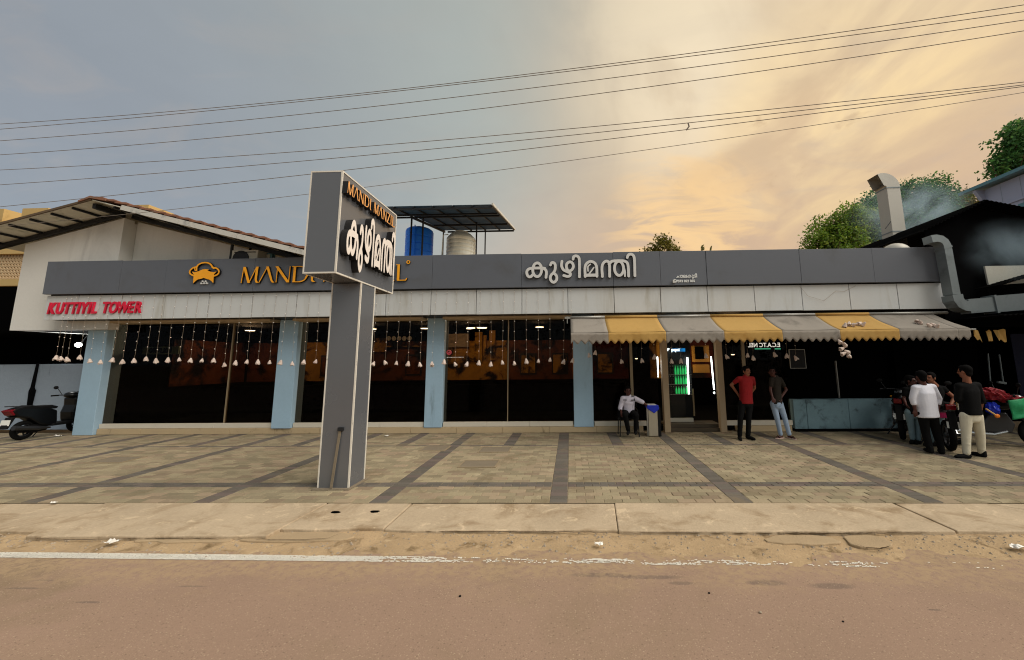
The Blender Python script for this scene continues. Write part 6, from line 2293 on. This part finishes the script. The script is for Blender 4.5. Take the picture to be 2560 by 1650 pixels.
def motorbike(loc, rz, label, accent, group=None):
    t = empty('parked_motorbike', loc, label, 'motorbike', group, rz)
    wheel(t, -.66, .30, .11, 6)
    wheel(t, .68, .30, .10, 6)
    MB().ell((.12, 0, .86), (.30, .15, .13), 16, 10).build('fuel_tank', accent, t, smooth=True)
    side_prism(t, 'seat', 'plastic_black', [(-.86, .90), (-.5, .84), (-.14, .82), (-.10, .76), (-.5, .76), (-.86, .84)], .24, .03)
    side_prism(t, 'engine', 'rim', [(-.20, .28), (.22, .28), (.30, .46), (.18, .70), (-.10, .66), (-.24, .46)], .24, .03)
    side_prism(t, 'side_panel', accent, [(-.52, .76), (-.16, .74), (-.20, .58), (-.44, .60)], .26, .02)
    side_prism(t, 'tail', 'vehicle_black', [(-.98, .92), (-.80, .86), (-.5, .78), (-.6, .72), (-.9, .80)], .18, .02)
    side_prism(t, 'tail_lamp', 'red_lens', [(-1.02, .91), (-.97, .93), (-.95, .83), (-1.0, .82)], .14, .01)
    side_prism(t, 'rear_fender', 'plastic_black', [(-.96, .80), (-.90, .78), (-.98, .46), (-1.03, .46)], .12, .01)
    side_prism(t, 'front_fender', accent, [(.42, .58), (.56, .66), (.74, .66), (.92, .56), (.98, .46), (.84, .58), (.68, .62), (.54, .60)], .13, .01)
    for s in (-1, 1):
        MB().tube([(.36, s * .09, 1.0), (.67, s * .09, .30)], .022, 8).build('fork', 'chrome', t)
        MB().tube([(-.34, s * .13, .74), (-.62, s * .13, .32)], .026, 8).build('shock_absorber', 'chrome', t)
        MB().tube([(.26, s * .24, 1.06), (.18, s * .38, 1.04)], .019, 8).build('grip', 'rubber', t)
        mr = MB().ell((.28, s * .36, 1.26), (.018, .065, .045), 12, 8).build('mirror', 'plastic_black', t, smooth=True)
        MB().tube([(.30, s * .26, 1.07), (.29, s * .34, 1.23)], .008, 6).build('mirror_stalk', 'steel_dark', mr)
        MB().ell((.46, s * .17, .86), (.025, .035, .025), 8, 6).build('indicator', 'amber', t, smooth=True)
    MB().tube([(.18, -.36, 1.05), (.32, -.16, 1.06), (.34, 0, 1.04), (.32, .16, 1.06), (.18, .36, 1.05)], .014, 8).build('handlebar', 'steel_dark', t)
    MB().ell((.46, 0, .94), (.10, .11, .11), 14, 10).build('headlamp', 'chrome', t, smooth=True)
    MB().tube([(.14, -.12, .32), (-.1, -.15, .26), (-.5, -.16, .28), (-.95, -.17, .36)], [.022, .03, .045, .05], 10).build('exhaust', 'chrome', t)
    MB().tube([(-.05, .12, .30), (-.10, .30, .01)], .012, 6).build('side_stand', 'steel_dark', t)
    MB().hexa([(-.985, -.09, .48), (-.985, .09, .48), (-.965, .09, .60), (-.965, -.09, .60)], [(-.997, -.09, .48), (-.997, .09, .48), (-.977, .09, .60), (-.977, -.09, .60)]).build('number_plate', 'plate', t)
    return t


a, b = Vector((-13.74, 9.40, 0)), Vector((-13.86, 10.52, 0))
dv = b - a
c = (a + b) / 2
sco = scooter((c.x + .10, c.y, 0.0), math.atan2(dv.y, dv.x), 'black scooter parked nose to the blue grey wall beside the slanting pillar')
sco.scale = (.94, .94, .94)
BG = 'motorbikes parked under the shed'
motorbike((7.86, 9.5, 0), math.radians(48), 'dark motorbike parked behind the group of men', 'vehicle_black', BG)
motorbike((7.75, 8.55, 0), math.radians(62), 'motorbike with pink panels between the white shirt and the cream trousers', 'pink', BG)
motorbike((8.72, 8.35, 0), math.radians(-16), 'motorbike loaded with red cloth, a green bag and a blue bag', 'vehicle_black', BG)


def lump(name, m, c, r, label, cat, seed, amp=.3, rot=0.0):
    mb = MB()
    n, mm = 26, 16
    vs, fs = [], []
    Mr = Matrix.Rotation(rot, 3, 'Y')
    for i in range(mm + 1):
        t = math.pi * (i + .05) / (mm + .1)
        for k in range(n):
            q = 2 * math.pi * k / n
            d = Vector((math.sin(t) * math.cos(q), math.sin(t) * math.sin(q), math.cos(t)))
            s = 1 + amp * mnoise.noise(d * 2.2 + Vector((seed, 0, 0))) + amp * .6 * mnoise.noise(d * 5.5 + Vector((0, seed, 0)))
            vs.append(Vector(c) + Mr @ Vector((d.x * r[0] * s, d.y * r[1] * s, d.z * r[2] * s)))
    for i in range(mm):
        for k in range(n):
            fs.append((i * n + k, (i + 1) * n + k, (i + 1) * n + (k + 1) % n, i * n + (k + 1) % n))
    fs.append(tuple(range(n)))
    fs.append(tuple(mm * n + k for k in range(n - 1, -1, -1)))
    return tag(mb.add(vs, fs).build(name, m, smooth=False), label, cat)


c = P(2488, 986, 8.15)
lump('cloth_bundle', 'bag_red', c, (.23, .14, .11), 'crumpled red cloth bundle heaped on the loaded motorbike', 'cloth', 3, .5, .35)
c = P(2530, 995, 8.1)
lump('cloth_bundle', 'bag_red', c, (.22, .10, .05), 'red cloth end trailing over the green bag', 'cloth', 8, .5, .0)
c = P(2482, 1022, 8.15)
lump('blue_bag', 'bag_blue', c, (.10, .10, .12), 'small blue bag under the red cloth bundle', 'bag', 5, .35)
A, B = P(2519, 1001, 7.98), P(2552, 1049, 7.98)
gm = MB()
n = 14
vs, fs = [], []
for j in range(n + 1):
    for i in range(n + 1):
        u_, v_ = i / n, j / n
        x = A.x + (B.x + .14 - A.x) * (u_ * (1 - .25 * v_) + .12 * v_)
        zq = A.z + (.045 * u_) + (B.z - A.z) * v_
        y = 7.98 - .05 * math.sin(math.pi * u_) * math.sin(math.pi * min(1, v_ + .2)) + .025 * mnoise.noise(Vector((u_ * 4, v_ * 2.5, 1)))
        vs.append((x, y, zq))
for j in range(n):
    for i in range(n):
        fs.append((j * (n + 1) + i, j * (n + 1) + i + 1, (j + 1) * (n + 1) + i + 1, (j + 1) * (n + 1) + i))
tag(gm.add(vs, fs).build('green_bag', 'bag_green', smooth=True, solid=.02), 'bright green cloth bag hanging off the loaded motorbike', 'bag')
a, b = P(2465, 1022, 8.0), P(2493, 1040, 8.0)
tg = root('bamboo_stick', (a.x, 8.0, a.z), 'short bamboo stick with an orange tie beside the blue bag', 'stick')
MB().tube([a, b], .014, 6).build('stick', 'bamboo', tg)
MB().ell(b, (.05, .03, .04), 8, 6).build('tie', 'orange', tg)


# ------------------------------------------------------------------ lettering drawn as curves becomes plain meshes
dg = bpy.context.evaluated_depsgraph_get()
for o in [o for o in bpy.data.objects if o.type in ('CURVE', 'FONT')]:
    me = bpy.data.meshes.new_from_object(o.evaluated_get(dg))
    nm = o.name
    o.name = 'old'
    m_ = bpy.data.objects.new(nm, me)
    COL.objects.link(m_)
    m_.parent = o.parent
    m_.matrix_parent_inverse = o.matrix_parent_inverse.copy()
    m_.matrix_basis = o.matrix_basis.copy()
    for c in list(o.children):
        pi_, mb_ = c.matrix_parent_inverse.copy(), c.matrix_basis.copy()
        c.parent = m_
        c.matrix_parent_inverse, c.matrix_basis = pi_, mb_
    bpy.data.objects.remove(o)
